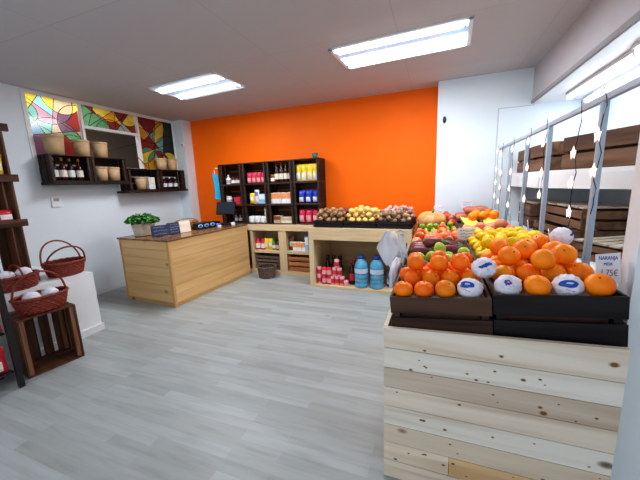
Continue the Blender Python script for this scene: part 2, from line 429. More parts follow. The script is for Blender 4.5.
# stained glass
PAL = dict(y=(.95, .72, .12), c=(.35, .80, .90), p=(.66, .34, .46), u=(.24, .12, .20), r=(.32, .05, .05), g=(.16, .38, .22), t=(.22, .58, .52), b=(.22, .42, .62), o=(.85, .42, .05), k=(.45, .40, .30), s=(.40, .46, .44), d=(.06, .07, .06), e=(.70, .58, .40), w=(.95, .9, .6))
def art(name, x, y0, y1, z0, z1, curves, seeds, nu, nv, parent):
    W, H = y1-y0, z1-z0
    def key(u, v):
        k = []
        for c in curves:
            if c[0] == 'c': k.append((u*W-c[1])**2+(v*H-c[2])**2 < c[3]**2)
            else: k.append((u*W-c[1])*c[3]-(v*H-c[2])*c[4] > 0)
        return tuple(k)
    cells = {}
    for j in range(nv):
        for i in range(nu):
            u, v = (i+.5)/nu, (j+.5)/nv
            q = cells.setdefault(key(u, v), [0, 0, 0]); q[0] += u; q[1] += v; q[2] += 1
    col = {}
    for k, (a, b, n) in cells.items():
        a /= n; b /= n
        s = min(seeds, key=lambda s: ((s[0]-a)*W)**2+((s[1]-b)*H)**2); col[k] = PAL[s[2]]
    lead = .008
    def tf(u, v):
        for c in curves:
            if c[0] == 'c': dd = abs(math.hypot(u*W-c[1], v*H-c[2])-c[3])
            else: dd = abs((u*W-c[1])*c[3]-(v*H-c[2])*c[4])
            if dd < lead/2: return (.01, .01, .012)
        cc = col[key(u, v)]; f = .9+.2*noise.noise(Vector((u*9, v*9, x)))
        return tuple(q*f for q in cc)
    g = MB().grid(lambda u, v: (x, y0+u*W, z0+v*H), nu, nv, smooth=False, tfn=tf)
    return obj(name, g, 'glass_art', parent)
fr = MB()
fx0, fx1 = XL-.06, XL+.012
for y, y2 in ((2.388, 2.435), (3.035, 3.07), (3.915, 3.95), (4.66, 4.689)): fr.box((fx0 if y > 2.4 and y < 4.6 else XL+.0005, y, wz0-.012), (fx1, y2, wz1+.012))
for y, y2 in ((2.4355, 3.0345), (3.0705, 3.9145), (3.9505, 4.6595)):
    fr.box((XL+.0005, y, wz1-.028), (fx1, y2, wz1+.012)); fr.box((XL+.0005, y, wz0-.012), (fx1, y2, wz0+.03))
fr.box((fx0, 3.0705, 2.425), (fx1, 3.9145, 2.465))
win = struct('window_1', fr, 'white_trim')
gx = XL-.03
def L(x, y, ang): a = R(ang); return ('l', x, y, math.sin(a), math.cos(a))
art('pane', gx, 2.402, 3.034, 1.862, 2.773, [('c', .30, .30, .34), ('c', .28, .86, .30), ('c', .02, .66, .13), ('c', .62, .60, .26), ('c', .10, .28, .24), ('c', .50, .25, .20), ('c', .45, .95, .24), L(.30, .6, 78), L(.3, .45, 12), L(.05, .7, 55), L(.4, .6, -35), L(.15, .5, -60)],
    [(.08, .95, 'y'), (.35, .92, 'c'), (.55, .88, 'y'), (.75, .9, 'e'), (.95, .85, 'y'), (.42, .70, 'p'), (.3, .68, 'p'), (.72, .68, 'u'), (.92, .68, 'r'), (.32, .55, 't'), (.1, .7, 't'), (.08, .6, 'e'), (.55, .45, 'e'), (.75, .45, 'g'), (.1, .4, 'b'), (.3, .32, 'u'), (.85, .25, 'r'), (.95, .5, 'k'), (.5, .2, 'k'), (.2, .15, 'r')], 130, 180, win)
art('pane', gx, 3.071, 3.914, 2.466, 2.773, [L(.28, .14, 35), L(.28, .14, -35), L(.62, .14, 50), L(.62, .14, -42), ('c', .42, -.1, .25), ('c', .42, .4, .28), L(.5, .1, 85), L(.12, .1, 70), ('c', .2, .0, .2), ('c', .72, .3, .2)],
    [(.05, .8, 'g'), (.2, .85, 'r'), (.12, .3, 'g'), (.3, .6, 'k'), (.35, .2, 'g'), (.45, .8, 'y'), (.5, .5, 'o'), (.55, .15, 'r'), (.62, .5, 'y'), (.75, .85, 'r'), (.8, .6, 's'), (.75, .25, 's'), (.9, .4, 'r'), (.95, .8, 'y')], 180, 70, win)
art('pane', gx, 3.951, 4.688, 1.862, 2.773, [('c', .62, .30, .34), ('c', .25, .78, .30), ('c', .02, .42, .30), ('c', .36, .12, .24), ('c', .55, .62, .26), L(.3, .45, 80), L(.34, .4, 20), L(.5, .5, 82), ('c', .15, .2, .2), ('c', .6, .15, .2), L(.3, .5, -50), L(.2, .6, 40)],
    [(.08, .95, 'y'), (.3, .92, 'r'), (.5, .9, 'o'), (.12, .72, 'o'), (.4, .72, 't'), (.62, .75, 'y'), (.15, .5, 'r'), (.35, .52, 'r'), (.6, .55, 't'), (.72, .6, 'y'), (.95, .9, 'd'), (.9, .6, 'd'), (.92, .35, 'd'), (.5, .36, 't'), (.25, .32, 'g'), (.12, .25, 'y'), (.3, .12, 'o'), (.6, .2, 'r'), (.8, .15, 'y')], 140, 180, win)
tag(obj('curtain_rod', MB().tube([(XL-.05, 3.28, 2.12), (XL-.05, 3.90, 2.30)], .009), 'lead'), 'thin black rod slanting across the open middle of the window', 'rod')

# ceiling troffer lights
def troffer(loc, rz, w, d, label, strips=((-.15, .06), (.15, .06))):
    t = thing('ceiling_light', label, 'light', loc, (0, 0, rz), 'recessed ceiling lights')
    b = .03
    f = MB().box((-w/2, -d/2, -.012), (w/2, -d/2+b, .0)).box((-w/2, d/2-b, -.012), (w/2, d/2, 0)).box((-w/2, -d/2, -.012), (-w/2+b, d/2, 0)).box((w/2-b, -d/2, -.012), (w/2, d/2, 0))
    obj('frame', f, 'white', t)
    obj('reflector', MB().box((-w/2+b, -d/2+b, -.006), (w/2-b, d/2-b, -.001)), plain('bluish reflector', (.45, .66, .95), .3, var=.03, emit=.25), t)
    for y, hw in strips:
        tb = obj('tube', MB().tube([(-w/2+.08, y, -.024), (w/2-.08, y, -.024)], .016, 10), 'tube', t)
        obj('diffuser_strip', MB().box((-w/2+.04, y-hw, -.012), (w/2-.04, y+hw, -.007)), 'tube', t)
        for x in (-w/2+.06, w/2-.06): obj('lamp_holder', MB().cbox((x, y, -.022), (.02, .05, .03)), 'white', t)
    return t
troffer((-.365, 3.34, CEIL), R(-3), 1.27, .60, 'long recessed fluorescent ceiling light nearer the white wall on the right', ((-.215, .05), (.12, .14)))
troffer((-2.91, 3.39, CEIL), R(-4), 1.12, .62, 'smaller recessed fluorescent ceiling light nearer the stained glass window')
def area(name, loc, rot, sx, sy, power, col):
    l = bpy.data.lights.new(name, 'AREA'); l.shape = 'RECTANGLE'; l.size = sx; l.size_y = sy; l.energy = power; l.color = col
    o = bpy.data.objects.new(name, l); C.objects.link(o); o.location = loc; o.rotation_euler = rot; return o
COOL = (.93, .96, 1.0)
area('troffer lamp', (-.365, 3.34, 2.74), (0, 0, 0), 1.15, .5, 34, COOL)
area('troffer lamp far', (-2.91, 3.39, 2.74), (0, 0, 0), 1.0, .5, 34, COOL)
area('added near lamp', (-1.0, .1, 2.76), (0, 0, 0), 1.2, .5, 9, COOL)  # unseen overhead light, added to brighten the area near the camera
area('back room lamp', (-5.25, 2.75, 3.0), (0, R(-15), 0), 0.5, .5, 16, (1, .95, .85))
area('window display lamp', (1.48, 3.0, 2.34), (0, 0, 0), .25, 2.6, 9, (.9, .96, 1))
area('shopfront daylight', (-1.6, -1.5, 1.5), (R(90), 0, 0), 5.5, 2.4, 38, (.80, .91, 1.0))

# fluorescent tubes in the soffit over the window display
def batten():
    o = empty('batten_light')
    obj('housing', MB().box((-.035, -.62, -.03), (.035, .62, 0)), 'white', o)
    obj('ceiling_mount', MB().box((-.02, -.5, -.004), (.02, .5, .001)), 'white', o)
    obj('tube', MB().tube([(0, -.60, -.045), (0, .60, -.045)], .02, 10), 'bright tube', o)
    for y in (-.61, .61): obj('end_cap', MB().cbox((0, y, -.04), (.05, .025, .055)), 'white', o)
    return o
inst('batten', batten, (1.34, 3.65, 2.378), (0, 0, 0), 'lit fluorescent tube on low ceiling nearer the grey beam, far end', 'light', 'tubes over the window display')
inst('batten', batten, (1.60, 3.95, 2.378), (0, 0, 0), 'lit fluorescent tube on low ceiling farther from the beam, far end', 'light', 'tubes over the window display')
inst('batten', batten, (1.30, 2.35, 2.378), (0, 0, 0), 'lit fluorescent tube on low ceiling nearer the grey beam, near end', 'light', 'tubes over the window display')
inst('batten', batten, (1.58, 2.62, 2.378), (0, 0, 0), 'lit fluorescent tube on low ceiling farther from the beam, near end', 'light', 'tubes over the window display')

# ------------------------------------------------------------------ crates
def tray(w, d, h, mx, my, n=2, fill=None, name='fruit_crate', gap=.014, th=.012, post=.028):
    """shallow slatted crate: origin at the middle of its bottom"""
    o = empty(name); gap = max(gap, .022) if h > .17 else gap; sh = (h-gap*(n-1)-.006)/n
    for sy, nm in ((-1, 'front_panel'), (1, 'back_panel')):
        m = MB()
        for k in range(n):
            z = .006+k*(sh+gap); y = sy*(d/2-th/2)
            m.cbox((0, y, z+sh/2), (w, th, sh), jit=.12)
        obj(nm, m, mx, o, bev=.002)
    for sx in (-1, 1):
        m = MB()
        for k in range(n):
            z = .006+k*(sh+gap); m.cbox((sx*(w/2-th/2), 0, z+sh/2), (th, d-2*th-.002, sh), jit=.12)
        obj('side_panel', m, my, o, bev=.002)
        for sy in (-1, 1):
            ph = (fill-.002) if fill else h+.005; obj('corner_post', MB().cbox((sx*(w/2-th-post/2), sy*(d/2-th-post/2), ph/2), (post, post, ph)), mx, o)
    obj('bottom', MB().box((-w/2+th, -d/2+th, .004), (w/2-th, d/2-th, .012)), mx, o)
    if fill: obj('liner', MB().box((-w/2+th+.001, -d/2+th+.001, fill-.002), (w/2-th-.001, d/2-th-.001, fill)).box((-w/2+th+post+.002, -d/2+th+post+.002, .013), (w/2-th-post-.002, d/2-th-post-.002, fill-.003)), 'pot_dark', o)
    return o

def cubby(w, d, h, ma, mb_, th=.014, back=True, n=3, name='wooden_crate', backv=False):
    """crate lying on its side, open towards -Y; origin at the middle of its underside"""
    o = empty(name)
    g = .02; sd = (d-g*(n-1))/n
    for sx in (-1, 1):
        m = MB()
        for k in range(n):
            y = -d/2+k*(sd+g); m.box((sx*w/2-(th if sx > 0 else 0), y, th), (sx*w/2+(0 if sx > 0 else th), y+sd, h-th), jit=.25)
        obj('side_panel', m, mb_, o, bev=.002)
        for sy in (-1, 1):
            for z in (th+.02, h-th-.02):
                pass
    for z, nm in ((0, 'bottom_panel'), (h-th, 'top_panel')):
        m = MB()
        for k in range(n):
            y = -d/2+k*(sd+g); m.box((-w/2, y, z), (w/2, y+sd, z+th), jit=.25)
        obj(nm, m, ma, o, bev=.002)
    if back:
        m = MB(); ww = w-2*th-.004
        if backv:
            k = 4; s = (ww-.03*(k-1))/k
            for i in range(k): x = -ww/2+i*(s+.03); m.box((x, d/2-th, th+.002), (x+s, d/2-.001, h-th-.002), jit=.2)
        else:
            s = (h-2*th-.004-2*g)/3
            for i in range(3): z = th+.002+i*(s+g); m.box((-ww/2, d/2-th, z), (ww/2, d/2-.001, z+s), jit=.2)
        obj('back_panel', m, mb_ if backv else ma, o)
    for sx in (-1, 1):
        for sy in (-1, 1):
            y = sy*(d/2-.02) if sy < 0 else d/2-th-.022
            obj('corner_batten', MB().cbox((sx*(w/2-th-.016), y+(.005 if sy < 0 else 0), h/2), (.03, .03, h-2*th-.002), tint=1.9), mb_, o, bev=.002)
    return o

# ------------------------------------------------------------------ products
def pillow(mb, w, h, d, mat=0, z0=0, seed=0, amp=.06, tint=1.0, nu=10, nv=12, Mx=None):
    def side(s):
        def f(u, v):
            a, b = u*2-1, v*2-1
            t = (1-abs(a)**3)*(1-abs(b)**4)
            n = noise.noise(Vector((a*3+seed, b*3, s*2.0)))*amp
            return (a*w/2*(1-.06*(1-abs(b))), s*(d/2)*t*(1+n*3), z0+v*h+n*.05*w)
        return f
    mb.grid(side(-1), nu, nv, mat, tint, Mx=Mx); b = len(mb.f)
    m2 = MB().grid(side(1), nu, nv, mat, tint)
    m2.f = [tuple(reversed(f)) for f in m2.f]
    o = len(mb.v); mb.v += [tuple(Mx @ Vector(p)) if Mx else p for p in m2.v]; mb.f += [tuple(i+o for i in f) for f in m2.f]; mb.m += m2.m; mb.t += m2.t; mb.s += m2.s
    return mb
def mk_packet(w, h, d, ma, ml, lz=.3, lh=.35, name='packet', seed=0):
    def b():
        o = empty(name)
        obj('pouch', pillow(MB(), w, h, d, seed=seed), ma, o)
        def f(u, v):
            a, q = (u-.5)*1.3, (lz+lh*v)*2-1
            t = (1-abs(a)**3)*(1-abs(q)**4)
            return (a*w/2, -(d/2)*t*1.08-.003, (lz+lh*v)*h)
        obj('printed_label', MB().grid(f, 6, 4), ml, o)
        return o
    return b
def mk_box(w, h, d, ma, ml, name='carton', lid=None):
    def b():
        o = empty(name)
        obj('box', MB().box((-w/2, -d/2, 0), (w/2, d/2, h)), ma, o, bev=.003)
        obj('printed_label', MB().box((-w/2*.96, -d/2-.002, h*.45), (w/2*.96, -d/2-.0003, h*.95)), ml, o)
        return o
    return b
def mk_jar(r, h, mg, ml, mlid, name='jar', lidh=.16):
    def b():
        o = empty(name); lh = h*lidh
        obj('body', MB().lathe([(r*.9, 0), (r, h*.05), (r, h*(1-lidh)*.85), (r*.8, h*(1-lidh))], 14), mg, o)
        obj('lid', MB().lathe([(r*.86, h-lh), (r*.88, h-lh*.1), (r*.8, h)], 14), mlid, o)
        obj('printed_label', MB().lathe([(r*1.02, h*.15), (r*1.02, h*.58)], 14, caps=False), ml, o)
        return o
    return b
def mk_bottle(r, h, mg, ml, mcap, name='bottle', neck=.32):
    def b():
        o = empty(name)
        obj('body', MB().lathe([(r*.9, 0), (r, h*.03), (r, h*.55), (r*.85, h*.63), (r*neck, h*.76), (r*neck, h*.93)], 14), mg, o)
        obj('cap', MB().lathe([(r*neck*1.15, h*.86), (r*neck*1.15, h*.985), (r*neck, h)], 12), mcap, o)
        obj('printed_label', MB().lathe([(r*1.02, h*.16), (r*1.02, h*.46)], 14, caps=False), ml, o)
        return o
    return b
def mk_can(r, h, ma, ml, name='can'):
    def b():
        o = empty(name)
        obj('body', MB().lathe([(r*.88, 0), (r, h*.05), (r, h*.93), (r*.88, h)], 14), ma, o)
        obj('printed_label', MB().lathe([(r*1.01, h*.22), (r*1.01, h*.72)], 14, caps=False), ml, o)
        return o
    return b
def mk_pot(r, h, mat='pot', name='paper_pot'):
    def b():
        o = empty(name)
        obj('body', MB().lathe([(r*.82, 0), (r*.97, h*.9), (r*.9, h*.9), (r*.76, .01)], 18, caps=True), mat, o)
        obj('rim', MB().lathe([(r*.97, h*.86), (r*1.02, h*.88), (r*1.02, h), (r*.96, h), (r*.93, h*.88)], 18, caps=False), mat, o)
        return o
    return b

# ------------------------------------------------------------------ left wall shelves with pots and bottles
S1 = 'crates mounted on the left wall'
def wall_crate(key, y0, y1, z0, z1, label):
    w, h = y1-y0, z1-z0
    inst(key, lambda: cubby(w, .23, h, 'dark_wood_x', 'dark_wood_y', name='wall_crate'), (XL+.117, (y0+y1)/2, z0), (0, 0, R(90)), label, 'crate', S1)
wall_crate('wc1', 2.435, 2.935, 1.668, 2.01, 'dark wooden wall crate holding four wine bottles under the window')
wall_crate('wc2', 2.945, 3.45, 1.668, 2.01, 'dark wooden wall crate holding two tan pots under the window')
wall_crate('wc3', 3.47, 4.06, 1.523, 1.87, 'lower dark wooden wall crate holding one tan pot and a white carton')
wall_crate('wc4', 4.07, 4.61, 1.523, 1.87, 'lower dark wooden wall crate nearest the orange wall, holding small bottles')
tag(obj('shelf_board', MB().box((XL+.001, 2.425, 1.63), (-4.46, 3.455, 1.666)), 'dark_wood_y', bev=.003), 'dark shelf board under the two upper wall crates', 'shelf', 'wall shelf boards')
tag(obj('shelf_board', MB().box((XL+.001, 3.40, 1.487), (-4.46, 4.63, 1.521)), 'dark_wood_y', bev=.003), 'dark shelf board under the two lower wall crates', 'shelf', 'wall shelf boards')
G = 'tan paper pots on the left wall shelves'
pot = mk_pot(.098, .215)
xs = XL+.12
for y, z, s, lab in ((2.585, 2.012, 1.15, 'large tan paper pot on top of the wine crate, nearer its left end'), (2.915, 2.012, 1.0, 'tan paper pot on the wine crate, beside the white window post'), (3.165, 2.012, 1.0, 'tan paper pot on top of the crate that holds two pots'),
                   (3.125, 1.684, .90, 'tan paper pot inside upper wall crate, left of its pair'), (3.31, 1.684, .92, 'tan paper pot inside upper wall crate, right of its pair'),
                   (3.75, 1.539, .93, 'tan paper pot inside the lower wall crate beside a white carton'), (4.22, 1.872, .93, 'tan paper pot on top of lower wall crates, left of the pair'), (4.45, 1.872, .93, 'tan paper pot on top of lower wall crates, nearest the orange wall')):
    inst('pot', pot, (xs, y, z), (0, 0, 0), lab, 'pot', G, (s, s, s))
0 and inst('dpot', mk_pot(.075, .17, 'pot_dark', 'brown_pot'), (xs-.02, 2.395, 2.012), (0, 0, 0), 'dark brown pot at the left end on top of the wine crate', 'pot')
wb = mk_bottle(.041, .295, 'black glass', 'white pack', 'gold foil', 'wine_bottle')
wb2 = mk_bottle(.041, .295, 'wine glass', 'cream label', 'gold foil', 'wine_bottle')
for i, y in enumerate((2.535, 2.63, 2.73, 2.83)):
    inst('wb%d' % (i % 2), wb2 if i % 2 else wb, (xs-.005+.01*(i % 2), y, 1.684), (0, 0, 0), ORD[i]+' wine bottle from the left in the upper wall crate', 'bottle', 'wine bottles in the wall crate')
inst('wcart', mk_box(.12, .2, .06, 'white pack', 'cream label', 'carton'), (xs, 3.945, 1.539), (0, 0, R(90)), 'white carton standing beside the tan pot in the lower wall crate', 'carton')
sb = mk_bottle(.042, .21, 'wine glass', 'white pack', 'white pack', 'small_bottle')
for i, y in enumerate((4.23, 4.35, 4.48)):
    inst('sbw', sb, (xs, y, 1.539), (0, 0, 0), ORD[i]+' white labelled bottle from the left in the lowest right wall crate', 'bottle', 'small bottles in the lower wall crate')
tag(obj('wooden_stick', MB().tube([(xs-.07, 4.0, 1.90), (xs-.10, 3.82, 2.10)], .008), 'wicker_pale'), 'thin wooden stick leaning above the lower wall crates', 'stick')
th_ = thing('thermostat', 'small white wall thermostat under the wine crate', 'thermostat', (XL, 2.545, 1.415))
obj('case', MB().box((0.0005, -.055, -.07), (.022, .055, .07)), 'white', th_, bev=.005); obj('screen', MB().box((.0222, -.03, .005), (.0245, .03, .045)), 'steel grey', th_); obj('wall_mount', MB().box((0, -.05, -.065), (.0005, .05, .065)), 'white', th_); obj('button', MB().box((.0222, -.012, -.045), (.0255, .012, -.025)), 'white', th_)
ws = thing('wall_sensor', 'small white sensor high on the white pier beside the orange wall', 'sensor', (-4.50, 4.688, 2.36))
obj('case', MB().cbox((0, -.018, 0), (.05, .035, .10)), 'white', ws, bev=.006); obj('lens', MB().ball((0, -.037, -.02), .014, 10, 6), 'black', ws)
ws = thing('black_sensor', 'small black oval device on the white back wall', 'sensor', (.09, YW, 2.30))
obj('case', MB().ball((0, -.012, 0), (.022, .014, .045), 12, 8), 'black', ws); obj('mount', MB().cbox((0, -.003, 0), (.02, .005, .04)), 'black', ws)

# ------------------------------------------------------------------ left foreground: plinth, tower, baskets, crate, bag rack
tw = thing('crate_tower', 'tall open tower of brown slatted wood standing on the white plinth', 'shelf', (-3.865, 1.255, .666))
for z in (0.0, .565, .985, 1.44):
    m = MB().box((-.17, -.45, z), (.17, .47, z+.022), jit=.1).box((.145, -.46, z-.012 if z else 0), (.175, .475, z+.055), jit=.1).box((-.17, .445, z), (.17, .475, z+.05), jit=.1)
    obj('shelf_board', m, 'brown_y', tw, bev=.003)
for y in (-.43, -.29, -.15, -.01, .13, .27, .41):
    obj('upright_slat', MB().box((-.165, y-.056, .03), (-.145, y+.056, 1.425), jit=.2), 'brown_z', tw, bev=.002)
for x0, x1 in ((-.143, -.025), (.005, .138)): obj('end_slat', MB().box((x0, .425, .03), (x1, .442, 1.425), jit=.15), 'brown_z', tw, bev=.002)
for y in (-.40,): obj('front_post', MB().box((.10, y-.03, .03), (.14, y+.03, 1.42)), 'brown_z', tw, bev=.002)
# goods on the tower
pk = mk_packet(.13, .13, .09, 'red pack', 'white pack', name='snack_packet')
for i, (y, z) in enumerate(((1.455, 1.255), (1.60, 1.255))): inst('redpk', pk, (-3.775, y, z), (0, 0, R(90)), ('left' if i == 0 else 'right')+' one of two red packets on the middle board of the brown tower', 'packet', 'red packets on the brown tower')
pk2 = mk_packet(.10, .22, .07, 'yellow pack', 'cream label', name='snack_bag')
inst('yelpk', pk2, (-3.768, 1.61, 1.676), (0, R(3), R(84)), 'yellow and cream bag standing on the upper board of the brown tower', 'bag')
0 and inst('whtin', mk_can(.045, .09, 'white pack', 'green pack', 'tin'), (-3.735, 1.68, 1.254), (0, 0, 0), 'small white and green tin at the end of the tower board beside red packets', 'tin')

def basket(rx, ry, h, hh, name='wicker_basket', nh=1, mat='wicker', hx=False):
    def b():
        o = empty(name); rows = 7
        def f(u, v):
            a = 2*PI*u; k = v*rows; row = int(min(k, rows-1e-6)); fr_ = k-row
            off = .006*math.cos(22*a+PI*row)*math.sin(PI*fr_)+.004*math.sin(PI*fr_)
            s = .80+.20*v**.7
            return ((rx*s+off)*math.cos(a), (ry*s+off)*math.sin(a), v*h)
        def tf(u, v):
            k = (v*rows) % 1; return .45+.75*math.sin(PI*k)
        m = MB().grid(f, 132, rows*4, tfn=tf)
        m.lathe([(.001, .008), (.79, .008)], 24, sx=rx, sy=ry, caps=False)
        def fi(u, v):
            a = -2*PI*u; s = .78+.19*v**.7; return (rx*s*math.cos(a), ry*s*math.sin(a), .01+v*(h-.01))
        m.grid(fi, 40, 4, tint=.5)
        obj('woven_body', m, mat, o)
        n = 40
        rim = MB()
        for ph in (0, PI):
            rim.tube([((rx+.006*math.cos(10*t+ph))*math.cos(t), (ry+.006*math.cos(10*t+ph))*math.sin(t), h+.006*math.sin(10*t+ph)) for t in [2*PI*i/n for i in range(n)]], .010, 6, True)
        obj('rim', rim, mat, o)
        for i in range(nh):
            off = 0 if nh == 1 else (-.035 if i == 0 else .035); hs = hh*(1 if i == 0 else .82)
            pts = []
            for q in range(17):
                t = PI*q/16
                lean = off*3.2*math.sin(t)
                if hx: pts.append((rx*.98*math.cos(t), off+lean, h*.75+hs*math.sin(t)**.8))
                else: pts.append((off+lean, ry*.98*math.cos(t), h*.75+hs*math.sin(t)**.8))
            obj('handle', MB().tube(pts, .0085, 7), mat, o)
        return o
    return b
inst('bkA', basket(.15, .175, .14, .25, nh=2), (-3.66, 1.945, .667), (0, 0, R(-8)), 'red brown wicker basket with two raised handles at the plinth end', 'basket', 'wicker baskets')
inst('bkB', basket(.115, .16, .125, .13, nh=1, hx=True), (-3.565, 1.50, .667), (0, 0, 0), 'wicker basket holding white bundles in front of the brown tower', 'basket', 'wicker baskets')
ck = inst('pcrate', lambda: cubby(.40, .34, .512, 'brown_y', 'brown_z', n=3, backv=True), (-3.255, 1.475, 0), (0, 0, R(80)), 'brown wooden crate on its side on the floor, open front showing bright gaps', 'crate')
inst('bkC', basket(.125, .19, .135, .24, nh=1), (-3.215, 1.485, .514), (0, 0, R(-6)), 'wicker basket holding white bundles on top of the brown floor crate', 'basket', 'wicker baskets')
def bundle():
    return obj('napkin_bundle', MB().ball((0, 0, .045), (.06, .06, .05), 18, 12, fn=lambda v: v*(1+.14*noise.noise(v*2.5))), 'paper')
for i, (p, lab) in enumerate((((-3.215, 1.42, .60), 'white rounded bundle in the basket on the floor crate, nearer the bag rack'), ((-3.205, 1.55, .60), 'white rounded bundle in the basket on the floor crate, farther from the bag rack'),
                              ((-3.575, 1.435, .755), 'white bundle in the basket before the brown tower, nearer the bag rack'), ((-3.555, 1.555, .76), 'white bundle in the basket before the brown tower, nearer the two-handled basket'))):
    inst('bundle', bundle, p, (0, 0, i*1.3), lab, 'bundle', 'white bundles in wicker baskets')
# black metal rack with bags, mostly outside the frame
br = thing('metal_rack', 'black metal rack at the left edge with two shelves of red bags', 'rack', (-3.06, 1.19, 0))
for x in (0, -.30):
    for y in (0, -.75): obj('leg', MB().box((x-.017, y-.035, 0), (x+.017, y, 1.06)), 'dark_metal', br, bev=.003)
for z in (.13, .455, 1.04): obj('shelf', MB().box((-.283, -.715, z), (-.018, -.036, z+.02)), 'dark_metal', br, bev=.003)
bp_ = mk_packet(.20, .20, .10, 'red pack', 'cream label', lz=.12, lh=.38, name='snack_bag', seed=3)
for i, (y, z, lab) in enumerate(((1.06, .477, 'red bag with cream label on the upper shelf of the black rack'), (1.045, .152, 'red bag with cream label on the lower shelf of the black rack'))):
    inst('bigbag', bp_, (-3.125, y, z), (R(-8), 0, R(80)), lab, 'bag', 'red bags on the black rack')

# ------------------------------------------------------------------ sales counter
CT = thing('sales_counter', 'honey coloured wooden sales counter with dark varnished top', 'counter', (-3.12, 2.80, 0), (0, 0, R(-3.9)))
Wc, Dc, Hc = .965, 1.572, .868
def boards(mb, axis, a0, a1, z0, z1, n, t0, t1, other, jit=.08, gap=.0025):
    s = (z1-z0)/n
    for i in range(n):
        za, zb = z0+i*s+gap/2, z0+(i+1)*s-gap/2
        if axis == 'X': mb.box((a0, t0, za), (a1, t1, zb), jit=jit)
        else: mb.box((t0, a0, za), (t1, a1, zb), jit=jit)
    return mb
obj('front_panel', boards(MB(), 'Y', .03, Dc-.0, .05, Hc, 7, -.022, 0, 0), 'ctr_y', CT)
obj('end_panel', boards(MB(), 'X', -Wc+.03, -.035, .05, Hc, 7, .002, .022, 0), 'ctr_x', CT)
obj('corner_post', MB().box((-.034, -.004, 0), (.004, .029, Hc)), 'ctr_z', CT, bev=.003)
obj('corner_post', MB().box((-Wc-.004, -.004, 0), (-Wc+.03, .04, Hc)), 'ctr_z', CT, bev=.003)
obj('far_panel', MB().box((-Wc, Dc-.02, 0), (-.023, Dc, Hc)), 'ctr_x', CT)
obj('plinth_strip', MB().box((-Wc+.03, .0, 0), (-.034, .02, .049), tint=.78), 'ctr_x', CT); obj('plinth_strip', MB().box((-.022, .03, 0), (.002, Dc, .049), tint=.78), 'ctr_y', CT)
obj('inner_shelf', MB().box((-Wc+.03, .03, .42), (-.03, Dc-.03, .44)), 'shelf_in', CT)
tp = MB()
for i in range(5): x0 = -Wc-.02+i*(Wc+.035)/5; tp.box((x0+.001, -.02, Hc), (x0+(Wc+.035)/5-.001, Dc+.01, Hc+.022), jit=.22)
obj('worktop', tp, 'ctr_top', CT, bev=.002)
TZ = Hc+.0225
mw = Matrix.Translation((-3.12, 2.80, 0)) @ Matrix.Rotation(R(-3.9), 4, 'Z')
# plant
pp = thing('potted_plant', 'bushy green plant in a pale wooden planter on the counter', 'plant', (-3.86, 3.09, TZ))
PZ = .055
m = MB()
for i in range(4):
    a = i*PI/2; Mx = Matrix.Rotation(a, 4, 'Z')
    for k in range(4): m.box((-.088-.005*k, -.093-.005*k, .004+k*.047), (.088+.005*k, -.080-.005*k, .048+k*.047), jit=.1, Mx=Mx)
obj('planter', m, 'pine_x', pp); obj('soil', MB().box((-.08, -.08, .15), (.08, .08, .175)), 'pot_dark', pp)
m = MB(); r2 = random.Random(3)
for i in range(680):
    a = r2.uniform(0, 2*PI); rr = .225*math.sqrt(r2.random()); q = Vector((rr*math.cos(a), rr*math.sin(a)*.9, .185+r2.uniform(0, .13)*(1-(rr/.27)**2)))
    s = r2.uniform(.016, .03); Mx = Matrix.Translation(q) @ Euler((r2.uniform(-.9, .9), r2.uniform(-.9, .9), r2.uniform(0, 6.3))).to_matrix().to_4x4()
    m.add([(0, -s, 0), (s*.7, -s*.2, .004), (s*.45, s*.7, 0), (0, s, -.004), (-s*.45, s*.7, 0), (-s*.7, -s*.2, .004)], [(0, 1, 2, 3, 4, 5)], tint=r2.uniform(.5, 1.6), Mx=Mx)
obj('foliage', m, 'leaf', pp)
m = MB()
for i in range(26):
    a = r2.uniform(0, 2*PI); rr = r2.uniform(.03, .16); m.tube([(rr*.4*math.cos(a), rr*.4*math.sin(a), .17), (rr*math.cos(a), rr*math.sin(a), .235)], .002, 5)
obj('stem', m, 'stem', pp)
# chalkboards
def board(w, h, lines, seed):
    def b():
        o = empty('chalkboard_sign')
        obj('board', MB().box((-w/2, -.006, 0), (w/2, .006, h)), 'chalk', o, bev=.002)
        q = random.Random(seed); m = MB()
        for k in range(lines):
            z = h*(.82-.62*k/max(1, lines-1)); x = -w*.36+q.uniform(0, .02)
            while x < w*.34:
                l = q.uniform(.012, .03)
                m.tube([(x+l*t/4, -.0068, z+q.uniform(-.008, .008)) for t in range(5)], .0016, 4); x += l+.008
        obj('chalk_writing', m, 'chalk_line', o)
        obj('rest', MB().box((-w*.2, .006, 0), (w*.2, .05, .008)), 'chalk', o)
        return o
    return b
def yaw_to_cam(x, y): return math.atan2(x, -y) if False else math.atan2(-x, -(-y))  # face the entrance
inst('cb1', board(.20, .15, 3, 1), (-3.485, 3.02, TZ+.004), (R(-8), 0, R(62)), 'blue black chalkboard sign nearest the potted plant', 'sign', 'chalkboard signs on the counter')
inst('cb2', board(.175, .165, 4, 2), (-3.42, 3.205, TZ+.004), (R(-8), 0, R(74)), 'blue black chalkboard sign between the other board and pale wood card', 'sign', 'chalkboard signs on the counter')
cd = thing('wooden_card', 'blank pale wooden card standing on the counter beside the chalkboards', 'sign', (-3.405, 3.40, TZ+.004), (R(-8), 0, R(76)))
obj('card', MB().box((-.085, -.005, 0), (.085, .005, .165)), 'pine_x', cd, bev=.002); obj('rest', MB().box((-.03, .005, 0), (.03, .05, .008)), 'pine_x', cd)
